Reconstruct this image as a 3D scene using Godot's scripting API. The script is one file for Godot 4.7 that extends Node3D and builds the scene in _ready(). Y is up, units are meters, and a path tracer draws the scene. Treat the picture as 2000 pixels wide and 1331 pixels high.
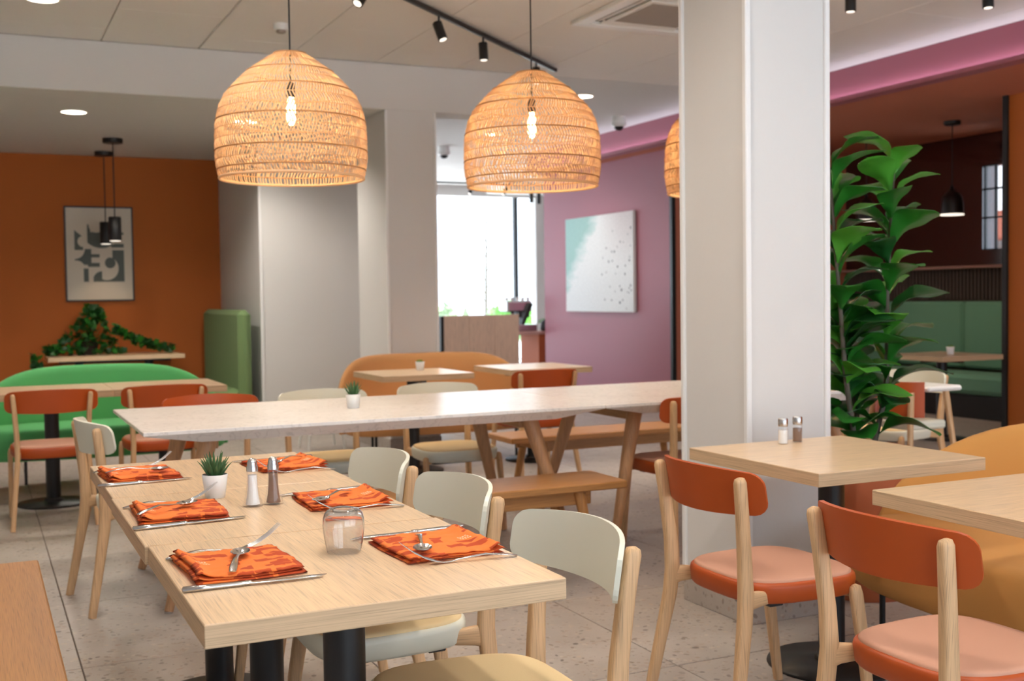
extends Node3D

var M := {}
var taken := {}
var rng := RandomNumberGenerator.new()

const SKY_E := 3.5
const LAMP_E := 0.3
const LED_E := 1.3
const TRACK_E := 1.6
const DOWN := [
	[Vector3(0.79, LOW, -10.21), "recessed downlight in the low ceiling left of the first rattan lamp", 2.5],
	[Vector3(2.22, LOW, -10.25), "recessed downlight seen through the first rattan lamp", 2.5],
	[Vector3(0.45, CEIL, -8.05), "recessed downlight in the panel ceiling at the top left", 2.5],
	[Vector3(0.45, CEIL, -4.6), "recessed downlight above the far end of the set table", 2.5],
	[Vector3(0.45, CEIL, -1.2), "recessed downlight above the near end of the set table", 2.5],
	[Vector3(2.2, CEIL, -1.2), "recessed downlight above the right foreground chairs", 1.9],
	[Vector3(1.45, CEIL, -3.0), "recessed downlight above the aisle beside the set table", 2.0],
	[Vector3(5.75, CEIL, -12.72), "recessed downlight in the far ceiling seen through the second rattan lamp", 2.5],
	[Vector3(5.5, CEIL, -10.0), "recessed downlight in the ceiling beside the rose bulkhead", 1.0],
	[Vector3(5.2, CEIL, -3.3), "recessed downlight right of the white column", 2.5],
]


func _ready() -> void:
	rng.seed = 1
	var cam := Camera3D.new()
	cam.name = "camera"
	cam.position = Vector3(0, 1.3125, 0)
	cam.rotation = Vector3(-0.0389973116, -0.438652223, -0.0133373935)
	cam.fov = rad_to_deg(2.0 * atan(665.5 / 2232.47))
	var at := CameraAttributesPhysical.new()
	at.frustum_focal_length = 12.0 / (665.5 / 2232.47)
	at.frustum_focus_distance = 2.75
	at.frustum_near = 0.05
	at.frustum_far = 200.0
	at.exposure_aperture = 5.0
	cam.attributes = at
	add_child(cam)
	cam.make_current()

	var env := Environment.new()
	env.background_mode = Environment.BG_COLOR
	var sky := Color(0.86, 0.93, 1.0)
	env.background_color = sky
	env.background_energy_multiplier = SKY_E
	env.tonemap_mode = Environment.TONE_MAPPER_LINEAR
	env.tonemap_exposure = 1.12
	env.sdfgi_enabled = true
	env.ssao_enabled = true
	env.ssil_enabled = true
	var we := WorldEnvironment.new()
	we.environment = env
	add_child(we)

	# high sun behind the building: it lights the paving outside
	var sun := DirectionalLight3D.new()
	sun.name = "sun"
	sun.light_color = Color(1.0, 0.99, 0.97)
	sun.light_energy = 7.0
	sun.light_angular_distance = 0.6
	sun.shadow_enabled = true
	add_child(sun)
	sun.basis = Basis.looking_at(Vector3(-0.1, -0.94, 0.32), Vector3.FORWARD)

	materials()
	room()
	furniture()
	decor()
	ceiling_fittings()
	plants()
	tableware()
	outside()


# ---------------------------------------------------------------- mesh builder
class B:
	var st := SurfaceTool.new()
	var grain := 2
	var us := 1.0
	var vs := 1.0
	var off := Vector2.ZERO
	var flip := false

	func _init(g := 2, su := 1.0, sv := 1.0, o := Vector2.ZERO) -> void:
		grain = g
		us = su
		vs = sv
		off = o
		st.begin(Mesh.PRIMITIVE_TRIANGLES)

	func smooth(on: bool) -> void:
		st.set_smooth_group(0 if on else -1)

	func put(p: Vector3, d: int) -> void:
		var a := grain
		if a == d:
			a = 2 if d == 0 else 0
		var c := 3 - a - d
		st.set_uv(Vector2(p[a] * us, p[c] * vs) + off)
		st.add_vertex(p)

	func t(a: Vector3, b: Vector3, c: Vector3, ref: Vector3) -> void:
		var n := (c - a).cross(b - a)
		if n.length_squared() < 1e-16:
			return
		if (n.dot((a + b + c) / 3.0 - ref) < 0.0) != flip:
			var k := b
			b = c
			c = k
		var m := n.abs()
		var d := 0
		if m.y >= m.x and m.y >= m.z:
			d = 1
		elif m.z >= m.x and m.z >= m.y:
			d = 2
		put(a, d)
		put(b, d)
		put(c, d)

	func q(a: Vector3, b: Vector3, c: Vector3, d: Vector3, ref: Vector3) -> void:
		t(a, b, c, ref)
		t(a, c, d, ref)

	# chamfered box
	func box(o: Vector3, s: Vector3, bev := 0.0, bs := Basis.IDENTITY) -> void:
		smooth(false)
		var h := s / 2.0
		if bev <= 0.0:
			for ax in 3:
				for sg in [-1.0, 1.0]:
					var u := (ax + 1) % 3
					var v := (ax + 2) % 3
					var ps: Array[Vector3] = []
					for k in [[-1, -1], [1, -1], [1, 1], [-1, 1]]:
						var p := Vector3.ZERO
						p[ax] = h[ax] * sg
						p[u] = h[u] * k[0]
						p[v] = h[v] * k[1]
						ps.append(o + bs * p)
					q(ps[0], ps[1], ps[2], ps[3], o)
			return
		var P := func(sx: float, sy: float, sz: float, ax: int) -> Vector3:
			var p := Vector3(sx * (h.x - bev), sy * (h.y - bev), sz * (h.z - bev))
			p[ax] += bev * [sx, sy, sz][ax]
			return o + bs * p
		for ax in 3:
			var u := (ax + 1) % 3
			var v := (ax + 2) % 3
			for sg in [-1.0, 1.0]:
				var ps: Array[Vector3] = []
				for k in [[-1.0, -1.0], [1.0, -1.0], [1.0, 1.0], [-1.0, 1.0]]:
					var s3 := [0.0, 0.0, 0.0]
					s3[ax] = sg
					s3[u] = k[0]
					s3[v] = k[1]
					ps.append(P.call(s3[0], s3[1], s3[2], ax))
				q(ps[0], ps[1], ps[2], ps[3], o)
			for k in [[-1.0, -1.0], [1.0, -1.0], [1.0, 1.0], [-1.0, 1.0]]:
				var e := [0.0, 0.0, 0.0]
				e[u] = k[0]
				e[v] = k[1]
				e[ax] = -1.0
				var a1: Vector3 = P.call(e[0], e[1], e[2], u)
				var a2: Vector3 = P.call(e[0], e[1], e[2], v)
				e[ax] = 1.0
				var b1: Vector3 = P.call(e[0], e[1], e[2], u)
				var b2: Vector3 = P.call(e[0], e[1], e[2], v)
				q(a1, a2, b2, b1, o)
		for sx in [-1.0, 1.0]:
			for sy in [-1.0, 1.0]:
				for sz in [-1.0, 1.0]:
					t(P.call(sx, sy, sz, 0), P.call(sx, sy, sz, 1), P.call(sx, sy, sz, 2), o)

	func mid(r: PackedVector3Array) -> Vector3:
		var c := Vector3.ZERO
		for p in r:
			c += p
		return c / r.size()

	# rings of equal size, joined; caps are fans
	func loft(rings: Array, cap0 := true, cap1 := true, sm := true, whole := false) -> void:
		smooth(sm)
		var all := Vector3.ZERO
		for r in rings:
			all += mid(r) / rings.size()
		for i in rings.size() - 1:
			var r0: PackedVector3Array = rings[i]
			var r1: PackedVector3Array = rings[i + 1]
			var ref := all if whole else (mid(r0) + mid(r1)) / 2.0
			var n := r0.size()
			for k in n:
				var l := (k + 1) % n
				q(r0[k], r0[l], r1[l], r1[k], ref)
		smooth(false)
		if cap0:
			fan(rings[0], mid(rings[1]))
		if cap1:
			fan(rings[-1], mid(rings[-2]))

	func fan(r: PackedVector3Array, ref: Vector3) -> void:
		var c := mid(r)
		for k in r.size():
			t(c, r[k], r[(k + 1) % r.size()], ref)

	# swept tube; ra along side, rb along up-ish; pw = superellipse power
	func tube(pts: Array, ra: Array, rb: Array, seg := 10, up := Vector3.UP, pw := 2.0, cap := true) -> void:
		var rings := []
		for i in pts.size():
			var d: Vector3 = pts[mini(i + 1, pts.size() - 1)] - pts[maxi(i - 1, 0)]
			d = d.normalized()
			var side := d.cross(up).normalized()
			var u2 := side.cross(d).normalized()
			var r := PackedVector3Array()
			for k in seg:
				var a := TAU * (k + 0.5) / seg
				var cx := cos(a)
				var cy := sin(a)
				cx = signf(cx) * pow(absf(cx), 2.0 / pw)
				cy = signf(cy) * pow(absf(cy), 2.0 / pw)
				r.append(pts[i] + side * cx * ra[i] + u2 * cy * rb[i])
			rings.append(r)
		loft(rings, cap, cap)

	func rod(a: Vector3, b: Vector3, r0: float, r1 := -1.0, seg := 10) -> void:
		var d := (b - a).normalized()
		var up := Vector3.UP if absf(d.y) < 0.9 else Vector3.RIGHT
		var r2 := r0 if r1 < 0.0 else r1
		tube([a, b], [r0, r2], [r0, r2], seg, up)

	# profile of (radius, y), open or closed by caps
	func lathe(o: Vector3, prof: Array, seg := 24, cap0 := true, cap1 := true) -> void:
		var rings := []
		for p in prof:
			var r := PackedVector3Array()
			for k in seg:
				var a := TAU * k / seg
				r.append(o + Vector3(cos(a) * p.x, p.y, sin(a) * p.x))
			rings.append(r)
		loft(rings, cap0, cap1)

	# sheet given as grid [i][j] of points with thickness th along averaged normals
	func sheet(g: Array, th: float) -> void:
		var ni := g.size()
		var nj: int = g[0].size()
		var f := []
		var bk := []
		for i in ni:
			var rf := PackedVector3Array()
			var rb := PackedVector3Array()
			for j in nj:
				var di: Vector3 = g[mini(i + 1, ni - 1)][j] - g[maxi(i - 1, 0)][j]
				var dj: Vector3 = g[i][mini(j + 1, nj - 1)] - g[i][maxi(j - 1, 0)]
				var n := di.cross(dj).normalized() * th / 2.0
				rf.append(g[i][j] + n)
				rb.append(g[i][j] - n)
			f.append(rf)
			bk.append(rb)
		smooth(true)
		for i in ni - 1:
			for j in nj - 1:
				var c: Vector3 = (bk[i][j] + bk[i + 1][j + 1]) / 2.0
				q(f[i][j], f[i + 1][j], f[i + 1][j + 1], f[i][j + 1], c)
				c = (f[i][j] + f[i + 1][j + 1]) / 2.0
				q(bk[i][j], bk[i + 1][j], bk[i + 1][j + 1], bk[i][j + 1], c)
		smooth(false)
		for i in ni - 1:
			for j in [0, nj - 1]:
				var jj := 1 if j == 0 else nj - 2
				q(f[i][j], f[i + 1][j], bk[i + 1][j], bk[i][j], g[i][jj])
		for j in nj - 1:
			for i in [0, ni - 1]:
				var ii := 1 if i == 0 else ni - 2
				q(f[i][j], f[i][j + 1], bk[i][j + 1], bk[i][j], g[ii][j])

	func mesh() -> ArrayMesh:
		st.generate_normals()
		st.index()
		return st.commit()


# ---------------------------------------------------------------- scene helpers
func numbered(n: String) -> String:
	if not taken.has(n):
		taken[n] = 0
		return n
	taken[n] += 1
	return "%s_%03d" % [n, taken[n]]


func part(called: String, m: Mesh, material: Material, parent: Node, at := Vector3.ZERO, turn := 0.0) -> MeshInstance3D:
	var o := MeshInstance3D.new()
	o.name = called
	o.mesh = m
	o.material_override = null
	for s in m.get_surface_count():
		o.set_surface_override_material(s, material)
	parent.add_child(o, true)
	o.position = at
	o.rotation.y = turn
	return o


func tag(o: Node, label: String, category: String, group := "", kind := "") -> Node:
	o.set_meta("label", label)
	o.set_meta("category", category)
	if group:
		o.set_meta("group", group)
	if kind:
		o.set_meta("kind", kind)
	return o


func thing(called: String, label: String, category: String, at := Vector3.ZERO, turn := 0.0, group := "") -> Node3D:
	var o := Node3D.new()
	o.name = numbered(called)
	add_child(o)
	o.position = at
	o.rotation.y = turn
	tag(o, label, category, group)
	return o


func single(called: String, m: Mesh, material: Material, label: String, category: String, at := Vector3.ZERO, turn := 0.0, group := "") -> MeshInstance3D:
	var o := part(numbered(called), m, material, self, at, turn)
	tag(o, label, category, group)
	return o


func struct(called: String, label: String, category := "room part") -> Node3D:
	var o := Node3D.new()
	o.name = called
	add_child(o)
	tag(o, label, category, "", "structure")
	return o


# puts a copy of a thing built off the tree
func place(proto: Node3D, label: String, at: Vector3, turn := 0.0, group := "") -> Node3D:
	var o: Node3D = proto.duplicate()
	o.name = numbered(proto.name)
	add_child(o)
	o.position = at
	o.rotation.y = turn
	o.set_meta("label", label)
	if group:
		o.set_meta("group", group)
	return o


func proto(called: String, category: String) -> Node3D:
	var o := Node3D.new()
	o.name = called
	o.set_meta("category", category)
	return o


func slab(c: Vector3, s: Vector3, bev := 0.0, g := 2, su := 1.0, sv := 1.0, off := Vector2.ZERO) -> ArrayMesh:
	var b := B.new(g, su, sv, off)
	b.box(c, s, bev)
	return b.mesh()


# box from its low and high corner
func span(lo: Vector3, hi: Vector3, bev := 0.0, su := 1.0, g := 0) -> ArrayMesh:
	return slab((lo + hi) / 2.0, hi - lo, bev, g, su, su)


# ---------------------------------------------------------------- materials
func mat(key: String, c: Color, rough := 0.7, metal := 0.0, spec := 0.5) -> StandardMaterial3D:
	var m := StandardMaterial3D.new()
	m.resource_name = key
	m.albedo_color = c
	m.roughness = rough
	m.metallic = metal
	m.metallic_specular = spec
	M[key] = m
	return m


func noise(freq: float, kind := FastNoiseLite.TYPE_SIMPLEX_SMOOTH, octaves := 3, sd := 1) -> FastNoiseLite:
	var n := FastNoiseLite.new()
	n.noise_type = kind
	n.frequency = freq
	n.fractal_octaves = octaves
	n.seed = sd
	return n


func grey_tex(n: FastNoiseLite, size: int, lo: float, hi: float, power := 1.0) -> ImageTexture:
	var im := n.get_seamless_image(size, size)
	im.convert(Image.FORMAT_L8)
	var d := im.get_data()
	var lut := PackedByteArray()
	for i in 256:
		lut.append(int(255.0 * lerpf(lo, hi, pow(i / 255.0, power))))
	for i in d.size():
		d[i] = lut[d[i]]
	return ImageTexture.create_from_image(Image.create_from_data(size, size, false, Image.FORMAT_L8, d))


func wood_tex() -> ImageTexture:
	var s := 1024
	var a := noise(0.012, FastNoiseLite.TYPE_SIMPLEX_SMOOTH, 4, 3).get_seamless_image(s, s)
	var f := noise(0.09, FastNoiseLite.TYPE_SIMPLEX, 2, 8).get_seamless_image(s, s)
	a.convert(Image.FORMAT_L8)
	f.convert(Image.FORMAT_L8)
	var da := a.get_data()
	var df := f.get_data()
	var o := PackedByteArray()
	o.resize(s * s * 3)
	for i in s * s:
		var u := da[i] / 255.0
		var ring := 0.5 + 0.5 * sin(u * 46.0)
		var v := 0.88 + 0.05 * ring + 0.06 * u
		var fine := df[i] / 255.0
		if fine < 0.36:
			v -= (0.36 - fine) * 0.55
		v = clampf(v, 0.0, 1.0)
		o[i * 3] = int(255.0 * clampf(v * 1.0 + 0.02, 0, 1))
		o[i * 3 + 1] = int(255.0 * v * 0.985)
		o[i * 3 + 2] = int(255.0 * v * 0.955)
	return ImageTexture.create_from_image(Image.create_from_data(s, s, false, Image.FORMAT_RGB8, o))


func terrazzo_tex() -> ImageTexture:
	var s := 1024
	var a := noise(0.006, FastNoiseLite.TYPE_SIMPLEX_SMOOTH, 4, 21).get_seamless_image(s, s)
	a.convert(Image.FORMAT_L8)
	var da := a.get_data()
	var o := PackedByteArray()
	o.resize(s * s * 3)
	for i in s * s:
		var v := 0.92 + 0.08 * da[i] / 255.0
		o[i * 3] = int(188 * v)
		o[i * 3 + 1] = int(180 * v)
		o[i * 3 + 2] = int(173 * v)
	var tones := [Color8(150, 134, 120), Color8(122, 108, 98), Color8(205, 194, 180), Color8(165, 146, 128), Color8(96, 86, 80), Color8(196, 180, 160), Color8(172, 150, 136)]
	var r := RandomNumberGenerator.new()
	r.seed = 5
	for k in 9000:
		var cx := r.randf() * s
		var cy := r.randf() * s
		var ra := 1.0 + pow(r.randf(), 3.0) * 6.0
		var rb := ra * r.randf_range(0.45, 0.9)
		var an := r.randf() * PI
		var c: Color = tones[r.randi() % tones.size()]
		var al := r.randf_range(0.25, 0.75)
		var R := int(ceil(ra))
		for dy in range(-R, R + 1):
			for dx in range(-R, R + 1):
				var x := (dx * cos(an) + dy * sin(an)) / ra
				var y := (-dx * sin(an) + dy * cos(an)) / rb
				if x * x + y * y < 1.0:
					var px := posmod(int(cx) + dx, s)
					var py := posmod(int(cy) + dy, s)
					var i := (py * s + px) * 3
					o[i] = int(lerpf(o[i], c.r8, al))
					o[i + 1] = int(lerpf(o[i + 1], c.g8, al))
					o[i + 2] = int(lerpf(o[i + 2], c.b8, al))
	return ImageTexture.create_from_image(Image.create_from_data(s, s, false, Image.FORMAT_RGB8, o))


func marble_tex() -> ImageTexture:
	var s := 512
	var a := noise(0.008, FastNoiseLite.TYPE_SIMPLEX_SMOOTH, 5, 31).get_seamless_image(s, s)
	a.convert(Image.FORMAT_L8)
	var da := a.get_data()
	var o := PackedByteArray()
	o.resize(s * s * 3)
	for i in s * s:
		var u := da[i] / 255.0
		var vein: float = exp(-absf(fposmod(u * 5.0, 1.0) - 0.5) * 26.0)
		var v := 0.985 - 0.11 * vein - 0.03 * u
		o[i * 3] = int(255 * v)
		o[i * 3 + 1] = int(255 * v * 0.985)
		o[i * 3 + 2] = int(255 * v * 0.972)
	return ImageTexture.create_from_image(Image.create_from_data(s, s, false, Image.FORMAT_RGB8, o))


# orange cloth printed with darker rounded blots and a small pale emblem
func napkin_tex() -> ImageTexture:
	var s := 256
	var im := Image.create(s, s, false, Image.FORMAT_RGB8)
	im.fill(Color8(246, 126, 54))
	var r := RandomNumberGenerator.new()
	r.seed = 77
	for k in 38:
		var w := r.randi_range(22, 60)
		var h := r.randi_range(14, 28)
		var x := r.randi_range(0, s - 1)
		var y := r.randi_range(0, s - 1)
		var cut := r.randi() % 4
		for dy in h:
			for dx in w:
				var ex := minf(dx, w - 1 - dx)
				var ok := true
				var R := h * 0.8
				if cut == 0 and dx < R and Vector2(R - dx, h - dy).length() > R:
					ok = false
				if cut == 1 and dx > w - R and Vector2(dx - (w - R), dy).length() > R:
					ok = false
				if cut == 2 and dx < R and Vector2(R - dx, dy).length() > R:
					ok = false
				if ex < 0:
					ok = false
				if ok:
					im.set_pixel((x + dx) % s, (y + dy) % s, Color8(190, 72, 28))
	# pale emblem: three short lines of blurred letters
	for row in 3:
		for l in 4:
			var x0 := 34 + l * 6 + row * 2
			var y0 := 118 + row * 9
			for dy in 7:
				for dx in 4:
					if (dx + dy * 2 + l + row) % 5 != 0:
						im.set_pixel(x0 + dx, y0 + dy, Color8(240, 200, 175))
	return ImageTexture.create_from_image(im)


# abstract print: slate shapes on cream paper
func abstract_tex() -> ImageTexture:
	var w := 256
	var h := 360
	var im := Image.create(w, h, false, Image.FORMAT_RGB8)
	var paper := Color8(214, 204, 190)
	var ink := Color8(94, 101, 98)
	im.fill(paper)
	var inside := func(u: float, v: float) -> bool:
		# u, v in a 0..10 x 0..12 field of the printed area
		if Rect2(0, 1.2, 1.7, 4.0).has_point(Vector2(u, v)):
			return (v - 1.2) > (u * 0.8 if v < 3.0 else 0.0) and not (Vector2(u - 1.7, v - 3.5).length() < 1.1)
		if v > 0.0 and v < 5.2 and Vector2(u - 5.4, v - 0.6).length() < 4.2 and u > 2.6:
			return u < 7.6 and not (Vector2(u - 4.4, v - 0.2).length() < 1.5) and (v > 1.6 or u < 3.2)
		if Rect2(7.6, 1.6, 2.4, 0.5).has_point(Vector2(u, v)) or Rect2(7.4, 3.9, 2.6, 0.8).has_point(Vector2(u, v)):
			return true
		if v > 5.0 and v < 8.6 and u < 5.0:
			if u < 2.6:
				return Vector2(u - 0.0, v - 5.0).length() > 2.0 and Vector2(u - 0.2, v - 9.2).length() > 1.9 and v < 8.2
			return (v < 6.7 and v > 6.0) or (v > 7.8 and v < 8.6) or u < 3.3
		if Vector2(u - 7.1, v - 7.8).length() < 1.1 and u < 7.6:
			return true
		if u > 5.4 and u < 10.0 and v > 5.2 and v < 11.6:
			if v < 6.6 and u < 7.6:
				return false
			if Vector2(u - 6.4, v - 8.9).length() < 2.4 and Vector2(u - 7.1, v - 7.8).length() > 1.1:
				return false
			return u > 7.6 or v > 10.8
		if v > 8.9 and v < 11.6:
			return (u > 1.7 and u < 2.7) or (u > 3.6 and u < 5.4 and Vector2(u - 5.4, v - 11.4).length() < 1.9)
		return false
	for y in h:
		for x in w:
			var u := (x - 32.0) / 192.0 * 10.0
			var v := (y - 64.0) / 232.0 * 12.0
			if u >= 0 and u <= 10 and v >= 0 and v <= 12 and inside.call(u, v):
				im.set_pixel(x, y, ink)
	return ImageTexture.create_from_image(im)


# beach seen from above: teal water, foam, pale sand, people as specks
func beach_tex() -> ImageTexture:
	var w := 256
	var h := 320
	var im := Image.create(w, h, false, Image.FORMAT_RGB8)
	var n := noise(0.012, FastNoiseLite.TYPE_SIMPLEX_SMOOTH, 4, 12)
	var f := noise(0.15, FastNoiseLite.TYPE_SIMPLEX, 2, 13)
	for y in h:
		for x in w:
			var u := float(x) / w
			var v := float(y) / h
			var shore := 0.38 - 0.62 * v + 0.10 * n.get_noise_2d(x, y * 1.5)
			var k := clampf((u - shore) * 6.0, 0.0, 1.0)
			var c := Color8(158, 200, 196).lerp(Color8(232, 236, 238), k)
			c = c.lerp(Color8(202, 190, 192), clampf((u - 0.5) * 3.0, 0, 1) * clampf(0.55 - v, 0, 1) * 1.3)
			var g := f.get_noise_2d(x, y) * 0.035
			im.set_pixel(x, y, Color(c.r + g, c.g + g, c.b + g))
	var r := RandomNumberGenerator.new()
	r.seed = 9
	for k in 60:
		var u := 0.55 + 0.42 * r.randf()
		var v := 0.15 + 0.82 * r.randf()
		if u < 0.75 - 0.0 * v and r.randf() < 0.6:
			continue
		var sz := r.randi_range(2, 5)
		for dy in sz + 3:
			for dx in sz:
				var x := int(u * w) + dx
				var y := int(v * h) + dy
				if x < w and y < h:
					im.set_pixel(x, y, Color8(96, 102, 112))
	return ImageTexture.create_from_image(im)


func wood(key: String, c: Color, rough: float, tex: Texture2D) -> StandardMaterial3D:
	var m := mat(key, c, rough)
	m.albedo_texture = tex
	return m


func relief(m: StandardMaterial3D, tex: Texture2D, scale: float, uv: Vector3) -> void:
	m.uv1_triplanar = true
	m.uv1_scale = uv
	m.heightmap_enabled = true
	m.heightmap_texture = tex
	m.heightmap_scale = scale


func materials() -> void:
	var wt := wood_tex()
	var cloth := grey_tex(noise(0.35, FastNoiseLite.TYPE_SIMPLEX, 2, 4), 256, 0.0, 1.0)
	var plaster := grey_tex(noise(0.05, FastNoiseLite.TYPE_SIMPLEX_SMOOTH, 4, 6), 256, 0.0, 1.0)
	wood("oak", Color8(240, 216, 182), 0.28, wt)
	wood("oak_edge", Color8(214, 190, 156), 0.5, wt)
	wood("beech", Color8(220, 186, 144), 0.45, wt)
	wood("bench_oak", Color8(190, 140, 86), 0.42, wt)
	wood("leg_oak", Color8(206, 164, 124), 0.45, wt)
	wood("pale_veneer", Color8(240, 216, 196), 0.5, wt)
	var m := mat("marble", Color8(250, 248, 246), 0.26)
	m.albedo_texture = marble_tex()
	m = mat("terrazzo", Color8(250, 248, 246), 0.42)
	m.albedo_texture = terrazzo_tex()
	mat("joint", Color8(112, 102, 92), 0.9)
	m = mat("acoustic", Color8(252, 248, 244), 0.95)
	m.albedo_texture = grey_tex(noise(0.18, FastNoiseLite.TYPE_SIMPLEX, 3, 17), 512, 0.84, 1.0, 0.8)
	m.uv1_triplanar = true
	m.uv1_scale = Vector3(1.6, 1.6, 3.2)
	m = mat("white_paint", Color8(214, 213, 211), 0.8)
	relief(m, plaster, 0.03, Vector3(2, 2, 2))
	m = mat("orange_paint", Color8(184, 98, 34), 0.75)
	relief(m, plaster, 0.03, Vector3(2, 2, 2))
	m = mat("rose_paint", Color8(162, 94, 108), 0.5)
	relief(m, plaster, 0.03, Vector3(2, 2, 2))
	m = mat("clay_and_unlit_rose", Color8(190, 112, 86), 0.7)  # clay of the soffit, also the painted-in unlit tone of the rose return
	relief(m, plaster, 0.03, Vector3(2, 2, 2))
	mat("rose_trim", Color8(206, 122, 150), 0.45)
	mat("corner_trim", Color8(232, 232, 232), 0.4)
	for f in [["green_cloth", Color8(92, 180, 108)], ["tan_cloth", Color8(206, 150, 96)], ["mustard_cloth", Color8(212, 152, 82)], ["moss_cloth", Color8(112, 138, 90)], ["bench_green", Color8(110, 162, 138)]]:
		m = mat(f[0], f[1], 0.95)
		relief(m, cloth, 0.05, Vector3(6, 6, 6))
		m.rim_enabled = true
		m.rim = 0.3
	mat("orange_plastic", Color8(178, 76, 20), 0.46)
	m = mat("salmon_pad", Color8(198, 148, 124), 0.75)
	mat("white_plastic", Color8(224, 224, 208), 0.42)
	m = mat("cream_pad", Color8(230, 204, 156), 0.85)
	relief(m, cloth, 0.03, Vector3(8, 8, 8))
	mat("white_gloss", Color8(236, 236, 234), 0.3)
	mat("black_metal", Color8(24, 24, 26), 0.42, 0.0)
	mat("black_plastic", Color8(20, 20, 22), 0.5)
	mat("steel", Color8(205, 205, 205), 0.16, 1.0)
	mat("cap_steel", Color8(210, 210, 210), 0.25, 1.0)
	m = mat("rattan", Color8(234, 204, 160), 0.6)
	m.backlight_enabled = true
	m.backlight = Color8(205, 160, 105)
	mat("rattan_ring", Color8(176, 124, 74), 0.7)
	m = mat("leaf", Color8(42, 112, 38), 0.3)
	m.backlight_enabled = true
	m.backlight = Color8(70, 130, 40)
	m = mat("leaf_dark", Color8(28, 78, 34), 0.32)
	m.backlight_enabled = true
	m.backlight = Color8(40, 90, 30)
	m = mat("leaf_bright", Color8(84, 158, 54), 0.36)
	m.backlight_enabled = true
	m.backlight = Color8(90, 150, 50)
	mat("succulent", Color8(66, 104, 62), 0.5)
	mat("moss_green", Color8(106, 148, 52), 0.8)
	mat("bark", Color8(104, 96, 84), 0.85)
	mat("soil", Color8(60, 46, 36), 0.95)
	mat("terracotta", Color8(178, 96, 58), 0.7)
	mat("grille", Color8(150, 140, 132), 0.6)
	mat("salt", Color8(240, 238, 234), 0.9)
	mat("pepper", Color8(128, 96, 74), 0.9)
	m = mat("napkin", Color8(255, 255, 255), 0.9)
	m.albedo_texture = napkin_tex()
	mat("napkin_plain", Color8(226, 104, 36), 0.9)
	m = mat("clear_glass", Color(1, 1, 1, 0.02), 0.02)
	m.transparency = BaseMaterial3D.TRANSPARENCY_ALPHA
	m.refraction_enabled = true
	m.refraction_scale = 0.05
	m = mat("pane", Color(1, 1, 1, 0.04), 0.02)
	m.transparency = BaseMaterial3D.TRANSPARENCY_ALPHA
	m = mat("dark_mirror", Color8(56, 24, 24), 0.12, 0.0, 0.8)
	mat("dark_wood", Color8(84, 74, 70), 0.6)
	mat("ledge", Color8(190, 150, 140), 0.5)
	m = mat("poster", Color.WHITE, 0.7)
	m.albedo_texture = abstract_tex()
	m = mat("beach", Color.WHITE, 0.6)
	m.albedo_texture = beach_tex()
	for e in [["downlight_glow", Color(1.0, 0.93, 0.82), 9.0], ["bulb_glow", Color(1.0, 0.86, 0.6), 14.0], ["shade_glow", Color(1.0, 0.95, 0.88), 1.2], ["led_glow", Color(0.92, 0.92, 1.0), 3.0]]:
		m = mat(e[0], Color.WHITE, 0.5)
		m.emission_enabled = true
		m.emission = e[1]
		m.emission_energy_multiplier = e[2]
	mat("paving", Color8(206, 211, 216), 0.9)
	mat("brick_red", Color8(150, 84, 64), 0.9)
	mat("shrub", Color8(150, 176, 140), 0.8)


# ---------------------------------------------------------------- the room
const CEIL := 3.28
const LOW := 2.895
const SOFFIT := 2.98
const FAR_Z := -18.8


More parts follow.
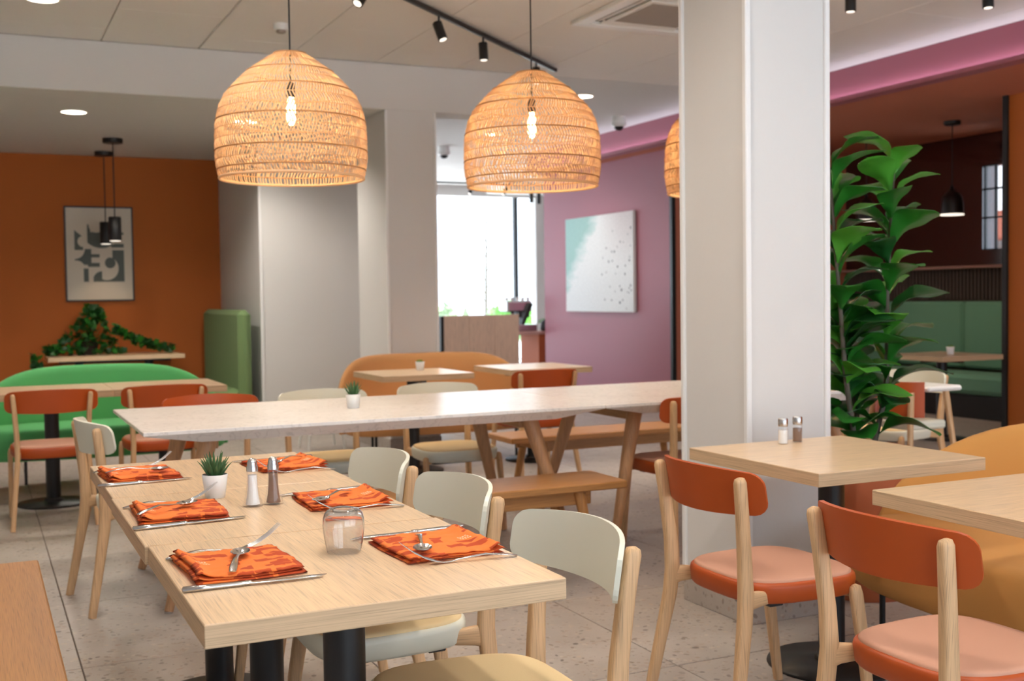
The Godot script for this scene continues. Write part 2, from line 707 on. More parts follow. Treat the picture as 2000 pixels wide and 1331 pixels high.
func room() -> void:
	# floor: square terrazzo tiles over a bed
	var fl := struct("floor", "beige speckled terrazzo tile floor with thin joints", "floor")
	part("floor_bed", span(Vector3(-2.8, -0.2, FAR_Z - 0.3), Vector3(11.2, -0.006, 3.2)), M.joint, fl)
	var tl := []
	for k in 6:
		tl.append(slab(Vector3(0, -0.006, 0), Vector3(0.945, 0.012, 0.945), 0.0015, 0, 0.5, 0.5, Vector2(k * 0.37, k * 0.61)))
	for i in 9:
		for j in 12:
			var x := 0.31 - 0.95 + 0.475 + i * 0.95
			var z := -1.47 - 0.475 - j * 0.95
			part("tile", tl[(i * 5 + j * 7) % 6], M.terrazzo, fl, Vector3(x, 0, z), (i + j) % 2 * PI / 2.0)
	var fx := 0.31 - 0.95
	for r in [[-2.8, fx, FAR_Z - 0.3, 3.2], [fx, fx + 8.55, -1.47, 3.2], [fx, fx + 8.55, FAR_Z - 0.3, -1.47 - 11.4], [fx + 8.55, 11.2, FAR_Z - 0.3, 3.2]]:
		part("floor_area", span(Vector3(r[0], -0.006, r[2]), Vector3(r[1], 0, r[3]), 0, 0.5), M.terrazzo, fl)

	# ceiling: slab with acoustic panels in running bond
	var ce := struct("ceiling", "ceiling of pale fibrous acoustic panels in running bond", "ceiling")
	part("ceiling_slab", span(Vector3(-2.8, CEIL + 0.03, FAR_Z - 0.3), Vector3(11.2, CEIL + 0.25, 3.2)), M.joint, ce)
	var pm := []
	for k in 4:
		pm.append(slab(Vector3.ZERO, Vector3(0.713, 0.03, 1.293), 0.003, 0, 1, 1))
	var x0 := 0.92 - 0.72 * 2
	for i in 11:
		var zo := -8.78 if posmod(i, 2) == 1 else -8.13
		for j in range(-1, 4):
			var z1 := zo + 1.3 * (j + 0)
			var lo := maxf(z1 - 1.3, -9.2)
			var hi := z1
			if hi <= -9.2 + 0.02 or hi > -3.5:
				continue
			var w := minf(0.72, 7.0 - (x0 + i * 0.72))
			if w < 0.05:
				continue
			part("acoustic_panel", slab(Vector3.ZERO, Vector3(w - 0.007, 0.03, hi - lo - 0.007), 0.003), M.acoustic, ce, Vector3(x0 + i * 0.72 + w / 2.0, CEIL + 0.015, (lo + hi) / 2.0))
	# the rest of the ceiling, plain boards
	part("ceiling_board", span(Vector3(-2.8, CEIL, -9.2), Vector3(x0, CEIL + 0.03, 3.2)), M.acoustic, ce)
	part("ceiling_board", span(Vector3(x0, CEIL, -4.2), Vector3(11.2, CEIL + 0.03, 3.2)), M.acoustic, ce)
	part("ceiling_board", span(Vector3(3.45, CEIL, FAR_Z - 0.3), Vector3(11.2, CEIL + 0.03, -9.205)), M.white_paint, ce)

	# beam and lowered ceiling over the left recess
	var tr := struct("trim_1", "white ceiling beam across the left recess", "beam")
	part("beam", span(Vector3(-2.8, LOW, -9.5), Vector3(4.38, CEIL, -9.2), 0.004), M.white_paint, tr)
	part("low_ceiling", span(Vector3(-2.8, LOW, -13.4), Vector3(3.5, LOW + 0.1, -9.5)), M.white_paint, tr)
	part("low_ceiling_back", span(Vector3(3.4, LOW + 0.1, -13.4), Vector3(3.5, CEIL, -9.5)), M.white_paint, tr)

	var w := struct("wall_back", "burnt orange painted wall at the end of the recess", "wall")
	part("wall_face", span(Vector3(-2.8, 0, -13.42), Vector3(2.545, LOW, -13.22)), M.orange_paint, w)
	w = struct("wall_inner", "white wall block beside the recess with stone skirting", "wall")
	part("wall_face", span(Vector3(2.545, 0.1, -13.42), Vector3(4.2, CEIL, -11.2), 0.006), M.white_paint, w)
	part("skirting", span(Vector3(2.53, 0, -13.42), Vector3(4.21, 0.11, -11.185), 0.003, 0.5), M.terrazzo, w)
	part("corner_trim", slab(Vector3(2.548, 1.5, -11.203), Vector3(0.03, 2.78, 0.03), 0.004), M.corner_trim, w)
	w = struct("column_1", "white column in front of the far window", "column")
	part("column_face", span(Vector3(3.17, 0.1, -10.02), Vector3(3.61, LOW, -9.2), 0.004), M.white_paint, w)
	part("skirting", span(Vector3(3.155, 0, -10.03), Vector3(3.625, 0.11, -9.185), 0.003, 0.5), M.terrazzo, w)
	for x in [3.17, 3.61]:
		part("corner_trim", slab(Vector3(x, 1.5, -9.2), Vector3(0.02, 2.78, 0.02), 0.003), M.corner_trim, w)
	w = struct("column_2", "large white square column with pale corner beads", "column")
	part("column_face", span(Vector3(2.73, 0.1, -4.09), Vector3(3.12, CEIL, -3.65), 0.003), M.white_paint, w)
	part("skirting", span(Vector3(2.722, 0, -4.1), Vector3(3.128, 0.11, -3.642), 0.003, 0.5), M.terrazzo, w)
	for c in [[2.73, -3.65], [3.12, -3.65], [2.73, -4.09]]:
		part("corner_bead", slab(Vector3(c[0], CEIL / 2 + 0.05, c[1]), Vector3(0.026, CEIL - 0.12, 0.026), 0.004), M.corner_trim, w)

	# rose wall, bulkhead and the alcove on the right
	w = struct("wall_right", "dusty rose painted wall with a black corner trim", "wall")
	part("wall_face", span(Vector3(7.25, 0, -14.35), Vector3(10.0, SOFFIT, -11.12)), M.rose_paint, w)
	part("wall_return", span(Vector3(7.26, 0, -11.12), Vector3(9.8, SOFFIT, -11.1)), M.clay_and_unlit_rose, w)  # same rose wall, its brown tone away from daylight put into the colour
	part("black_trim", slab(Vector3(7.25, SOFFIT / 2, -11.09), Vector3(0.05, SOFFIT, 0.05)), M.black_metal, w)
	w = struct("trim_2", "rose painted ceiling bulkhead above the right wall", "bulkhead")
	part("bulkhead", span(Vector3(7.0, SOFFIT + 0.015, -14.35), Vector3(10.0, CEIL, 3.2)), M.rose_paint, w)
	part("ledge", span(Vector3(6.92, SOFFIT, -14.35), Vector3(7.06, SOFFIT + 0.015, 3.2), 0.003), M.rose_paint, w)
	part("ledge_upstand", span(Vector3(6.915, SOFFIT, -14.35), Vector3(6.925, SOFFIT + 0.035, 3.2), 0.002), M.rose_paint, w)
	part("soffit", span(Vector3(7.06, SOFFIT, -14.35), Vector3(10.0, SOFFIT + 0.015, 3.2)), M.clay_and_unlit_rose, w)
	w = struct("wall_pier", "burnt orange pier beside the dark alcove", "wall")
	part("wall_face", span(Vector3(8.1, 0, -7.15), Vector3(10.0, SOFFIT, 3.2)), M.orange_paint, w)
	part("black_trim", slab(Vector3(8.1, SOFFIT / 2, -7.16), Vector3(0.05, SOFFIT, 0.05)), M.black_metal, w)
	w = struct("wall_alcove", "dark maroon glossy panel standing in for a tinted mirror above the alcove ledge", "wall")  # maroon gloss stands in for a tinted mirror and its dark reflection
	var ww := [-8.98, -8.70, 1.74, 2.64]
	part("mirror_panel", span(Vector3(9.8, 1.57, -11.1), Vector3(10.0, SOFFIT, ww[0])), M.dark_mirror, w)
	part("mirror_panel", span(Vector3(9.8, 1.57, ww[1]), Vector3(10.0, SOFFIT, -7.15)), M.dark_mirror, w)
	part("mirror_panel", span(Vector3(9.8, 1.57, ww[0]), Vector3(10.0, ww[2], ww[1])), M.dark_mirror, w)
	part("mirror_panel", span(Vector3(9.8, ww[3], ww[0]), Vector3(10.0, SOFFIT, ww[1])), M.dark_mirror, w)
	part("lower_wall", span(Vector3(9.8, 0, -11.1), Vector3(10.0, 1.57, -7.15)), M.dark_wood, w)
	part("ledge", span(Vector3(9.68, 1.545, -11.1), Vector3(9.82, 1.575, -7.15), 0.004), M.ledge, w)
	var sl := slab(Vector3.ZERO, Vector3(0.035, 0.34, 0.03), 0.006, 1)
	for k in 78:
		part("slat", sl, M.dark_wood, w, Vector3(9.785, 1.37, -11.05 + k * 0.05))
	var win := struct("window_3", "narrow made-up window with dark bars standing in for a mirror reflection above the alcove ledge", "window")  # made-up opening in place of a window reflected in the mirror
	part("pane", span(Vector3(9.86, ww[2], ww[0]), Vector3(9.866, ww[3], ww[1])), M.pane, win)
	for k in [0.0, 0.5, 1.0]:
		part("bar", slab(Vector3(9.85, (ww[2] + ww[3]) / 2, lerpf(ww[0], ww[1], k)), Vector3(0.03, ww[3] - ww[2], 0.018)), M.black_metal, win)
	for k in [0.0, 0.38, 0.72, 1.0]:
		part("bar", slab(Vector3(9.85, lerpf(ww[2], ww[3], k), (ww[0] + ww[1]) / 2), Vector3(0.03, 0.018, ww[1] - ww[0])), M.black_metal, win)

	# shell out of view
	w = struct("wall_left", "plain white side wall", "wall")
	part("wall_face", span(Vector3(-2.8, 0, -13.42), Vector3(-2.6, CEIL, 3.2)), M.white_paint, w)
	w = struct("wall_near", "white wall with wide windows behind the tables", "wall")
	part("wall_sill", span(Vector3(-2.8, 0, 3.0), Vector3(11.2, 0.35, 3.2)), M.white_paint, w)
	part("wall_head", span(Vector3(-2.8, 2.85, 3.0), Vector3(11.2, CEIL, 3.2)), M.white_paint, w)
	for r in NEAR_PIERS:
		part("wall_pier", span(Vector3(r[0], 0.35, 3.0), Vector3(r[1], 2.85, 3.2)), M.white_paint, w)
	w = struct("wall_end", "plain wall closing the room beyond the counter", "wall")
	part("wall_face", span(Vector3(11.0, 0, FAR_Z - 0.3), Vector3(11.2, CEIL, -14.3)), M.white_paint, w)
	part("wall_face", span(Vector3(4.0, 0, -14.2), Vector3(4.2, CEIL, -13.42)), M.white_paint, w)
	part("wall_head", span(Vector3(4.0, 3.1, FAR_Z), Vector3(4.2, CEIL, -14.2)), M.white_paint, w)
	part("wall_face", span(Vector3(10.0, 0, -14.4), Vector3(11.2, CEIL, -14.2)), M.white_paint, w)

	# far window wall
	w = struct("wall_far", "white far wall around tall bright windows", "wall")
	part("wall_head", span(Vector3(4.0, 3.1, FAR_Z - 0.2), Vector3(11.2, CEIL, FAR_Z)), M.white_paint, w)
	part("wall_pier", span(Vector3(9.33, 0, FAR_Z - 0.2), Vector3(11.2, 3.1, FAR_Z)), M.white_paint, w)
	part("wall_pier", span(Vector3(4.0, 0, FAR_Z - 0.2), Vector3(4.6, 3.1, FAR_Z)), M.white_paint, w)
	part("dropped_box", span(Vector3(8.32, 3.14, -17.95), Vector3(10.2, CEIL, FAR_Z)), M.white_paint, w)
	win = struct("window_1", "tall bright far window with a dark upright bar", "window")
	part("pane", span(Vector3(4.6, 0.05, FAR_Z - 0.12), Vector3(8.93, 3.1, FAR_Z - 0.114)), M.pane, win)
	part("window_frame", slab(Vector3(8.96, 1.55, FAR_Z - 0.1), Vector3(0.06, 3.1, 0.1)), M.black_metal, win)
	part("window_frame", slab(Vector3(6.6, 0.03, FAR_Z - 0.1), Vector3(4.6, 0.06, 0.1)), M.black_metal, win)
	win = struct("window_4", "tall unseen side window added to light the far end of the room", "window")  # unseen window, added to bring daylight onto the rose wall and screen
	part("pane", span(Vector3(4.1, 0.05, FAR_Z), Vector3(4.106, 3.1, -14.2)), M.pane, win)
	win = struct("window_2", "narrow bright pane right of the dark bar", "window")
	part("pane", span(Vector3(8.99, 0.05, FAR_Z - 0.12), Vector3(9.33, 3.1, FAR_Z - 0.114)), M.pane, win)
	part("window_frame", slab(Vector3(9.16, 0.03, FAR_Z - 0.1), Vector3(0.34, 0.06, 0.1)), M.black_metal, win)

const NEAR_PIERS := [[-2.8, -0.4], [2.6, 2.9], [5.9, 6.2], [9.2, 11.2]]


# ---------------------------------------------------------------- furniture prototypes
func make_chair(called: String, shell: Material, pad: Material) -> Node3D:
	var c := proto(called, "chair")
	# seat: rounded square, shell with a thin pad let into the top
	var ring := func(y: float, k: float, dz := 0.0) -> PackedVector3Array:
		var r := PackedVector3Array()
		for i in 40:
			var a := TAU * i / 40.0
			var cx := signf(cos(a)) * pow(absf(cos(a)), 0.56)
			var cz := signf(sin(a)) * pow(absf(sin(a)), 0.56)
			var wide := 0.222 - 0.012 * cz
			r.append(Vector3(cx * wide * k, y + dz * cz * cz, cz * 0.215 * k - 0.015))
		return r
	var b := B.new(0)
	b.loft([ring.call(0.397, 0.90), ring.call(0.400, 0.955), ring.call(0.407, 0.98), ring.call(0.445, 1.0), ring.call(0.455, 0.99), ring.call(0.460, 0.968), ring.call(0.461, 0.955), ring.call(0.4605, 0.90)], true, true, true, true)
	part("seat_shell", b.mesh(), shell, c)
	b = B.new(0)
	b.loft([ring.call(0.459, 0.95), ring.call(0.4655, 0.945), ring.call(0.4695, 0.92), ring.call(0.4705, 0.86), ring.call(0.4705, 0.5), ring.call(0.470, 0.1)], false, true, true, true)
	part("seat_pad", b.mesh(), pad, c)
	# backrest: curved shell
	var g := []
	var nu := 24
	var nv := 9
	for i in nu + 1:
		var u := -1.0 + 2.0 * i / nu
		u = sin(u * PI / 2.0)
		var row := PackedVector3Array()
		var x := u * 0.252
		var rc := 0.035
		var ex := maxf(0.0, absf(x) - (0.252 - rc))
		var dr := rc - sqrt(maxf(0.0, rc * rc - ex * ex))
		var top := 0.808 - 0.014 * u * u - dr
		var bot := 0.668 + 0.008 * u * u + dr
		for j in nv + 1:
			var v := float(j) / nv
			var y := lerpf(bot, top, v)
			var z := 0.272 - 0.088 * u * u + (y - 0.70) * 0.16
			row.append(Vector3(x, y, z))
		g.append(row)
	b = B.new(0)
	b.sheet(g, 0.011)
	part("backrest", b.mesh(), shell, c)
	# frame of bent ply: rear posts, front legs, rails
	for s in [-1.0, 1.0]:
		b = B.new(1, 0.05, 2.5, Vector2(s * 0.3, 0.2))
		var pp := [Vector3(0.230, 0, 0.292), Vector3(0.212, 0.2, 0.255), Vector3(0.196, 0.36, 0.226), Vector3(0.192, 0.44, 0.219), Vector3(0.194, 0.54, 0.224), Vector3(0.203, 0.68, 0.238), Vector3(0.210, 0.770, 0.250), Vector3(0.211, 0.782, 0.2525), Vector3(0.211, 0.786, 0.253)]
		var pts := []
		for p in pp:
			pts.append(Vector3(p.x * s, p.y, p.z))
		b.tube(pts, [0.014, 0.0145, 0.015, 0.015, 0.015, 0.0145, 0.014, 0.011, 0.004], [0.016, 0.019, 0.023, 0.024, 0.021, 0.019, 0.018, 0.014, 0.005], 16, Vector3.BACK, 3.6)
		part("rear_leg", b.mesh(), M.beech, c)
		b = B.new(1, 0.05, 2.5, Vector2(s * 0.4, 0.7))
		b.tube([Vector3(s * 0.222, 0, -0.222), Vector3(s * 0.222, 0.25, -0.19), Vector3(s * 0.221, 0.40, -0.165), Vector3(s * 0.220, 0.425, -0.162), Vector3(s * 0.22, 0.432, -0.161)], [0.0135, 0.0145, 0.0145, 0.011, 0.004], [0.014, 0.019, 0.021, 0.017, 0.006], 16, Vector3.BACK, 3.6)
		part("front_leg", b.mesh(), M.beech, c)
		b = B.new(2, 0.05, 2.5)
		b.tube([Vector3(s * 0.194, 0.415, 0.235), Vector3(s * 0.188, 0.420, 0.19), Vector3(s * 0.17, 0.418, 0.10), Vector3(s * 0.17, 0.418, -0.10), Vector3(s * 0.20, 0.408, -0.168)], [0.013, 0.012, 0.010, 0.010, 0.012], [0.034, 0.026, 0.016, 0.016, 0.018], 12, Vector3.UP, 3.6)
		part("side_rail", b.mesh(), M.beech, c)
	b = B.new(0)
	b.box(Vector3(0, 0.392, 0.09), Vector3(0.34, 0.016, 0.05), 0.003)
	b.box(Vector3(0, 0.392, -0.12), Vector3(0.34, 0.016, 0.05), 0.003)
	part("under_frame", b.mesh(), M.black_metal, c)
	return c


func make_cafe_table(called := "cafe_table", size := 0.708, th := 0.042) -> Node3D:
	var t := proto(called, "table")
	var top := B.new(2, 0.05, 2.5, Vector2(rng.randf(), rng.randf()))
	top.box(Vector3(0, 0.75 - 0.001, 0), Vector3(size - 0.003, 0.002, size - 0.003), 0.0004)
	part("table_top", top.mesh(), M.oak, t)
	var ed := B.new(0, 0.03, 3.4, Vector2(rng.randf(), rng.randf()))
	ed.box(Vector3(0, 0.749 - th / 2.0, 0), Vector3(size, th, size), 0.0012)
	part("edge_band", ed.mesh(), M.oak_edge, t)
	var b := B.new()
	b.lathe(Vector3.ZERO, [Vector2(0.045, 0.015), Vector2(0.045, 0.68)], 28)
	b.lathe(Vector3.ZERO, [Vector2(0.062, 0.01), Vector2(0.06, 0.03), Vector2(0.05, 0.04)], 28)
	part("column", b.mesh(), M.black_metal, t)
	b = B.new()
	b.lathe(Vector3.ZERO, [Vector2(0.222, 0.0), Vector2(0.225, 0.004), Vector2(0.222, 0.012), Vector2(0.06, 0.020)], 48)
	part("base_plate", b.mesh(), M.black_metal, t)
	b = B.new()
	for k in 2:
		b.box(Vector3(0, 0.694, 0), Vector3(0.46 if k == 0 else 0.05, 0.024, 0.05 if k == 0 else 0.46), 0.003)
	part("support_cross", b.mesh(), M.black_metal, t)
	return t


func make_bench(length: float) -> Node3D:
	# long axis x, seat top at 0.45
	var t := proto("wooden_bench", "bench")
	var b := B.new(0, 0.05, 2.5, Vector2(0.3, 0.1))
	b.box(Vector3(0, 0.4325, 0), Vector3(length, 0.035, 0.36), 0.005)
	part("seat_board", b.mesh(), M.bench_oak, t)
	for s in [-1.0, 1.0]:
		b = B.new(0, 0.05, 2.5)
		b.box(Vector3(0, 0.382, s * 0.12), Vector3(length - 0.34, 0.066, 0.022), 0.003)
		part("apron", b.mesh(), M.bench_oak, t)
		b = B.new(2, 0.05, 2.5)
		b.box(Vector3(s * (length / 2 - 0.2), 0.39, 0), Vector3(0.03, 0.05, 0.28), 0.003)
		part("cross_rail", b.mesh(), M.bench_oak, t)
		for r in [-1.0, 1.0]:
			b = B.new(1, 0.05, 2.5)
			b.tube([Vector3(s * (length / 2 - 0.16), 0.0, r * 0.175), Vector3(s * (length / 2 - 0.2), 0.2, r * 0.155), Vector3(s * (length / 2 - 0.235), 0.415, r * 0.135)], [0.017, 0.022, 0.027], [0.017, 0.022, 0.027], 14, Vector3.BACK)
			part("leg", b.mesh(), M.bench_oak, t)
	return t


func make_marble_table(length := 2.14, depth := 1.12) -> Node3D:
	var t := proto("marble_table", "table")
	var b := B.new(0, 0.8, 0.8)
	var rect := func(hx: float, hz: float, y: float) -> PackedVector3Array:
		return PackedVector3Array([Vector3(-hx, y, -hz), Vector3(hx, y, -hz), Vector3(hx, y, hz), Vector3(-hx, y, hz)])
	var hx := length / 2
	var hz := depth / 2
	b.loft([rect.call(hx - 0.24, hz - 0.05, 0.722), rect.call(hx - 0.004, hz - 0.004, 0.762), rect.call(hx, hz, 0.765), rect.call(hx, hz, 0.778), rect.call(hx - 0.002, hz - 0.002, 0.78)], true, true, false)
	part("table_top", b.mesh(), M.marble, t)
	for s in [-1.0, 1.0]:
		for r in [-1.0, 1.0]:
			b = B.new(1, 0.05, 2.5)
			b.tube([Vector3(s * (hx - 0.10), 0.008, r * (hz - 0.13)), Vector3(s * (hx - 0.20), 0.36, r * (hz - 0.18)), Vector3(s * (hx - 0.30), 0.722, r * (hz - 0.23))], [0.019, 0.030, 0.040], [0.019, 0.030, 0.040], 18, Vector3.BACK)
			var l := part("leg", b.mesh(), M.leg_oak, t)
			b = B.new()
			b.lathe(Vector3(s * (hx - 0.10), 0, r * (hz - 0.13)), [Vector2(0.018, 0), Vector2(0.018, 0.010)], 14)
			part("foot_glide", b.mesh(), M.cap_steel, l)
		b = B.new(2, 0.05, 2.5)
		b.box(Vector3(s * (hx - 0.32), 0.69, 0), Vector3(0.05, 0.05, depth - 0.5), 0.004)
		part("cross_rail", b.mesh(), M.leg_oak, t)
	return t


# curved sofa; faces -z, back centre at +z; w = half width
func make_sofa(called: String, cloth: Material, w: float, flat := 4.0) -> Node3D:
	var t := proto(called, "sofa")
	var n := 36
	var rings := []
	for i in n + 1:
		var u := sin((-1.0 + 2.0 * i / n) * PI / 2.0 * 0.995)
		var x := u * w
		var h := 0.30 + 0.54 * pow(maxf(0.0, 1.0 - pow(absf(u), flat)), 0.48)
		var zf := 0.30 - 0.34 * pow(absf(u), 2.4)
		var k := pow(maxf(0.0, 1.0 - pow(absf(u), 8.0)), 0.5)
		var th := 0.055 * k + 0.01
		var r := PackedVector3Array()
		var y0 := 0.24
		for p in [[0, -1.0, 0.0], [0.25, -1.0, 0.0], [0.5, -1.0, 0.0], [0.75, -1.0, 0.0], [0.9, -0.98, 0.0], [0.97, -0.75, 0.0], [1.0, -0.3, 0.0], [1.0, 0.3, 0.0], [0.97, 0.75, 0.0], [0.9, 0.98, 0.0], [0.5, 1.0, 0.0], [0, 1.0, 0.0]]:
			var y: float = lerpf(y0, h, p[0])
			var lean: float = (y - 0.3) * 0.16
			r.append(Vector3(x * (1.0 + 0.02 * p[0]), y, zf + lean + p[1] * th))
		rings.append(r)
	var b := B.new(0)
	b.loft(rings, true, true)
	part("backrest", b.mesh(), cloth, t)
	# seat: rounded plan
	var ring := func(y: float, k: float) -> PackedVector3Array:
		var r := PackedVector3Array()
		for i in 48:
			var a := TAU * i / 48.0
			var cx := signf(cos(a)) * pow(absf(cos(a)), 0.62)
			var cz := signf(sin(a)) * pow(absf(sin(a)), 0.62)
			var x := cx * (w - 0.03) - cx * (1.0 - k) * 0.3
			r.append(Vector3(x, y, cz * 0.33 * (1.0 - (1.0 - k) * 0.8) - 0.06 - 0.03 * (1.0 - cx * cx) * (1.0 if cz < 0 else -0.6)))
		return r
	b = B.new(0)
	b.loft([ring.call(0.235, 0.90), ring.call(0.25, 0.97), ring.call(0.29, 1.0), ring.call(0.38, 1.0), ring.call(0.42, 0.975), ring.call(0.44, 0.92), ring.call(0.447, 0.7), ring.call(0.45, 0.3)], true, true, true, true)
	part("seat", b.mesh(), cloth, t)
	for p in [[-0.72, -0.24], [0.72, -0.24], [-0.6, 0.16], [0.6, 0.16]]:
		b = B.new()
		b.rod(Vector3(p[0] * w, 0, p[1]), Vector3(p[0] * w, 0.25, p[1]), 0.011)
		part("leg", b.mesh(), M.black_metal, t)
	return t


func make_pot(tall: bool) -> Node3D:
	var t := proto("succulent_pot" if tall else "moss_pot", "potted plant")
	var b := B.new()
	b.lathe(Vector3.ZERO, [Vector2(0.026, 0), Vector2(0.028, 0.002), Vector2(0.036, 0.066), Vector2(0.034, 0.067), Vector2(0.032, 0.055)], 28, true, false)
	part("pot", b.mesh(), M.white_gloss, t)
	b = B.new()
	b.lathe(Vector3.ZERO, [Vector2(0.0325, 0.054), Vector2(0.02, 0.058)], 20, false, true)
	part("soil", b.mesh(), M.soil, t)
	var r := RandomNumberGenerator.new()
	r.seed = 40
	if tall:
		for k in 22:
			var a := k * 2.4
			var lean := 0.15 + 0.75 * k / 22.0
			var l := 0.078 - 0.022 * k / 22.0 + r.randf() * 0.008
			var d := Vector3(cos(a) * lean, 1.0, sin(a) * lean).normalized()
			var p0 := Vector3(cos(a), 0, sin(a)) * 0.008 + Vector3(0, 0.052, 0)
			b = B.new()
			var side := d.cross(Vector3(sin(a), 0, -cos(a))).normalized()
			b.tube([p0, p0 + d * l * 0.35, p0 + d * l * 0.75 + side * 0.002, p0 + d * l], [0.005, 0.0065, 0.004, 0.0006], [0.002, 0.003, 0.002, 0.0005], 6, Vector3(cos(a), 0.1, sin(a)))
			part("leaf", b.mesh(), M.succulent, t)
	else:
		b = B.new()
		for k in 60:
			var a := r.randf() * TAU
			var e := acos(r.randf())
			var d := Vector3(cos(a) * sin(e), cos(e) * 0.9, sin(a) * sin(e))
			b.rod(Vector3(0, 0.056, 0) + d * 0.012, Vector3(0, 0.056, 0) + d * (0.030 + r.randf() * 0.006), 0.005, 0.001, 4)
		part("foliage", b.mesh(), M.moss_green, t).set_meta("kind", "stuff")
	return t


func lamp_r(t: float) -> float:
	# t from 0 (top) to 1 (rim)
	var k := [[0.0, 0.21], [0.06, 0.36], [0.145, 0.56], [0.23, 0.705], [0.34, 0.865], [0.44, 0.945], [0.57, 0.99], [0.72, 1.0], [0.855, 0.998], [0.97, 0.965], [1.0, 0.945]]
	for i in k.size() - 1:
		if t <= k[i + 1][0]:
			return lerpf(k[i][1], k[i + 1][1], (t - k[i][0]) / (k[i + 1][0] - k[i][0])) * 0.352
	return 0.945 * 0.352


func make_rattan_lamp() -> Node3D:
	var t := proto("rattan_pendant_lamp", "pendant lamp")
	var y1 := 2.465
	var hh := 0.585
	# cane strands: slanted bands between rings, slant changing from band to band
	var b := B.new()
	b.smooth(true)
	var r := RandomNumberGenerator.new()
	r.seed = 3
	var edges := [0.0, 0.075, 0.15, 0.225, 0.305, 0.385, 0.465, 0.545, 0.625, 0.705, 0.785, 0.865, 0.935, 1.0]
	for k in edges.size() - 1:
		var t0: float = edges[k]
		var t1: float = edges[k + 1]
		var n: int = 140 if k > 2 else [52, 84, 112][k]
		var slant := (0.055 if k % 2 == 0 else -0.05) * (1.0 if k < 12 else 0.1)
		for i in n:
			var a0: float = TAU * i / n + r.randf_range(-0.005, 0.005)
			var a1: float = a0 + slant + r.randf_range(-0.012, 0.012)
			var pts := []
			for s in 3:
				var f := s / 2.0
				var tt := lerpf(t0, t1, f)
				var a := lerpf(a0, a1, f)
				var bulge := 0.003 * sin(PI * f)
				var rr := lamp_r(tt) + bulge
				pts.append(Vector3(cos(a) * rr, y1 - hh * tt, sin(a) * rr))
			var am: float = (a0 + a1) / 2.0
			var wdt: float = TAU * lamp_r((t0 + t1) / 2.0) / n * r.randf_range(0.24, 0.34)
			b.tube(pts, [wdt, wdt, wdt], [0.0013, 0.0013, 0.0013], 4, Vector3(cos(am), 0.15, sin(am)), 2.0, false)
	var sh := part("woven_shade", b.mesh(), M.rattan, t)
	sh.set_meta("kind", "stuff")
	for k in edges.size():
		b = B.new()
		var rr := lamp_r(edges[k])
		var y: float = y1 - hh * edges[k]
		var rings := []
		var thick := 0.0075 if k == edges.size() - 1 else (0.0034 if k in [0, 2, 4, 7, 10, 12] else 0.0018)
		var n := 72
		b.smooth(true)
		for i in n + 1:
			var a := TAU * i / n
			var c := Vector3(cos(a), 0, sin(a))
			var ring := PackedVector3Array()
			for j in 6:
				var e := TAU * j / 6.0
				ring.append(c * (rr + 0.002 + cos(e) * thick) + Vector3(0, y + sin(e) * thick, 0))
			rings.append(ring)
		b.loft(rings, false, false)
		part("hoop", b.mesh(), M.rattan_ring if k in [0, 2, 4, 7, 10, 12] else M.rattan, t)
	b = B.new()
	b.lathe(Vector3.ZERO, [Vector2(0.02, y1 + 0.004), Vector2(0.075, y1 + 0.002), Vector2(0.075, y1 - 0.004)], 24)
	part("crown_disc", b.mesh(), M.rattan, t)
	b = B.new()
	b.rod(Vector3(0, 2.325, 0), Vector3(0, CEIL, 0), 0.004, -1, 8)
	part("cord", b.mesh(), M.black_plastic, t)
	b = B.new()
	b.lathe(Vector3.ZERO, [Vector2(0.006, 2.335), Vector2(0.019, 2.325), Vector2(0.021, 2.27), Vector2(0.019, 2.262)], 20)
	part("bulb_socket", b.mesh(), M.black_plastic, t)
	b = B.new()
	b.lathe(Vector3.ZERO, [Vector2(0.012, 2.262), Vector2(0.014, 2.25), Vector2(0.021, 2.225), Vector2(0.021, 2.16), Vector2(0.012, 2.135), Vector2(0.002, 2.128)], 20)
	part("bulb", b.mesh(), M.bulb_glow, t)
	b = B.new()
	b.lathe(Vector3.ZERO, [Vector2(0.05, CEIL - 0.001), Vector2(0.05, CEIL - 0.022), Vector2(0.01, CEIL - 0.03)], 24)
	part("ceiling_rose", b.mesh(), M.black_plastic, t)
	var l := OmniLight3D.new()
	l.name = "lamp_light"
	l.light_color = Color(1.0, 0.87, 0.66)
	l.light_energy = LAMP_E
	l.light_size = 0.02
	l.omni_range = 20.0
	l.omni_attenuation = 2.0
	l.shadow_enabled = true
	l.position = Vector3(0, 2.19, 0)
	t.add_child(l)
	return t


func spot(parent: Node, at: Vector3, dir: Vector3, e: float, angle: float, color: Color, size := 0.03) -> void:
	var l := SpotLight3D.new()
	l.name = "spot_light"
	l.light_color = color
	l.light_energy = e
	l.spot_angle = angle
	l.spot_angle_attenuation = 0.6
	l.light_size = size
	l.spot_range = 25.0
	l.spot_attenuation = 2.0
	l.shadow_enabled = true
	parent.add_child(l)
	l.position = at
	var up := Vector3.FORWARD if absf(dir.normalized().y) > 0.9 else Vector3.UP
	l.basis = Basis.looking_at(dir, up)


func downlight(at: Vector3, label: String, e: float) -> void:
	var t := thing("recessed_downlight", label, "ceiling light", at, 0, "recessed round downlights")
	var b := B.new()
	b.lathe(Vector3.ZERO, [Vector2(0.112, 0.0), Vector2(0.112, -0.006), Vector2(0.1, -0.008), Vector2(0.098, -0.001)], 32, false, false)
	part("rim", b.mesh(), M.white_gloss, t)
	b = B.new()
	b.lathe(Vector3.ZERO, [Vector2(0.098, -0.004), Vector2(0.03, -0.005)], 32)
	part("diffuser", b.mesh(), M.downlight_glow, t)
	spot(t, Vector3(0, -0.03, 0), Vector3.DOWN, e, 75.0, Color(1.0, 0.96, 0.91), 0.09)


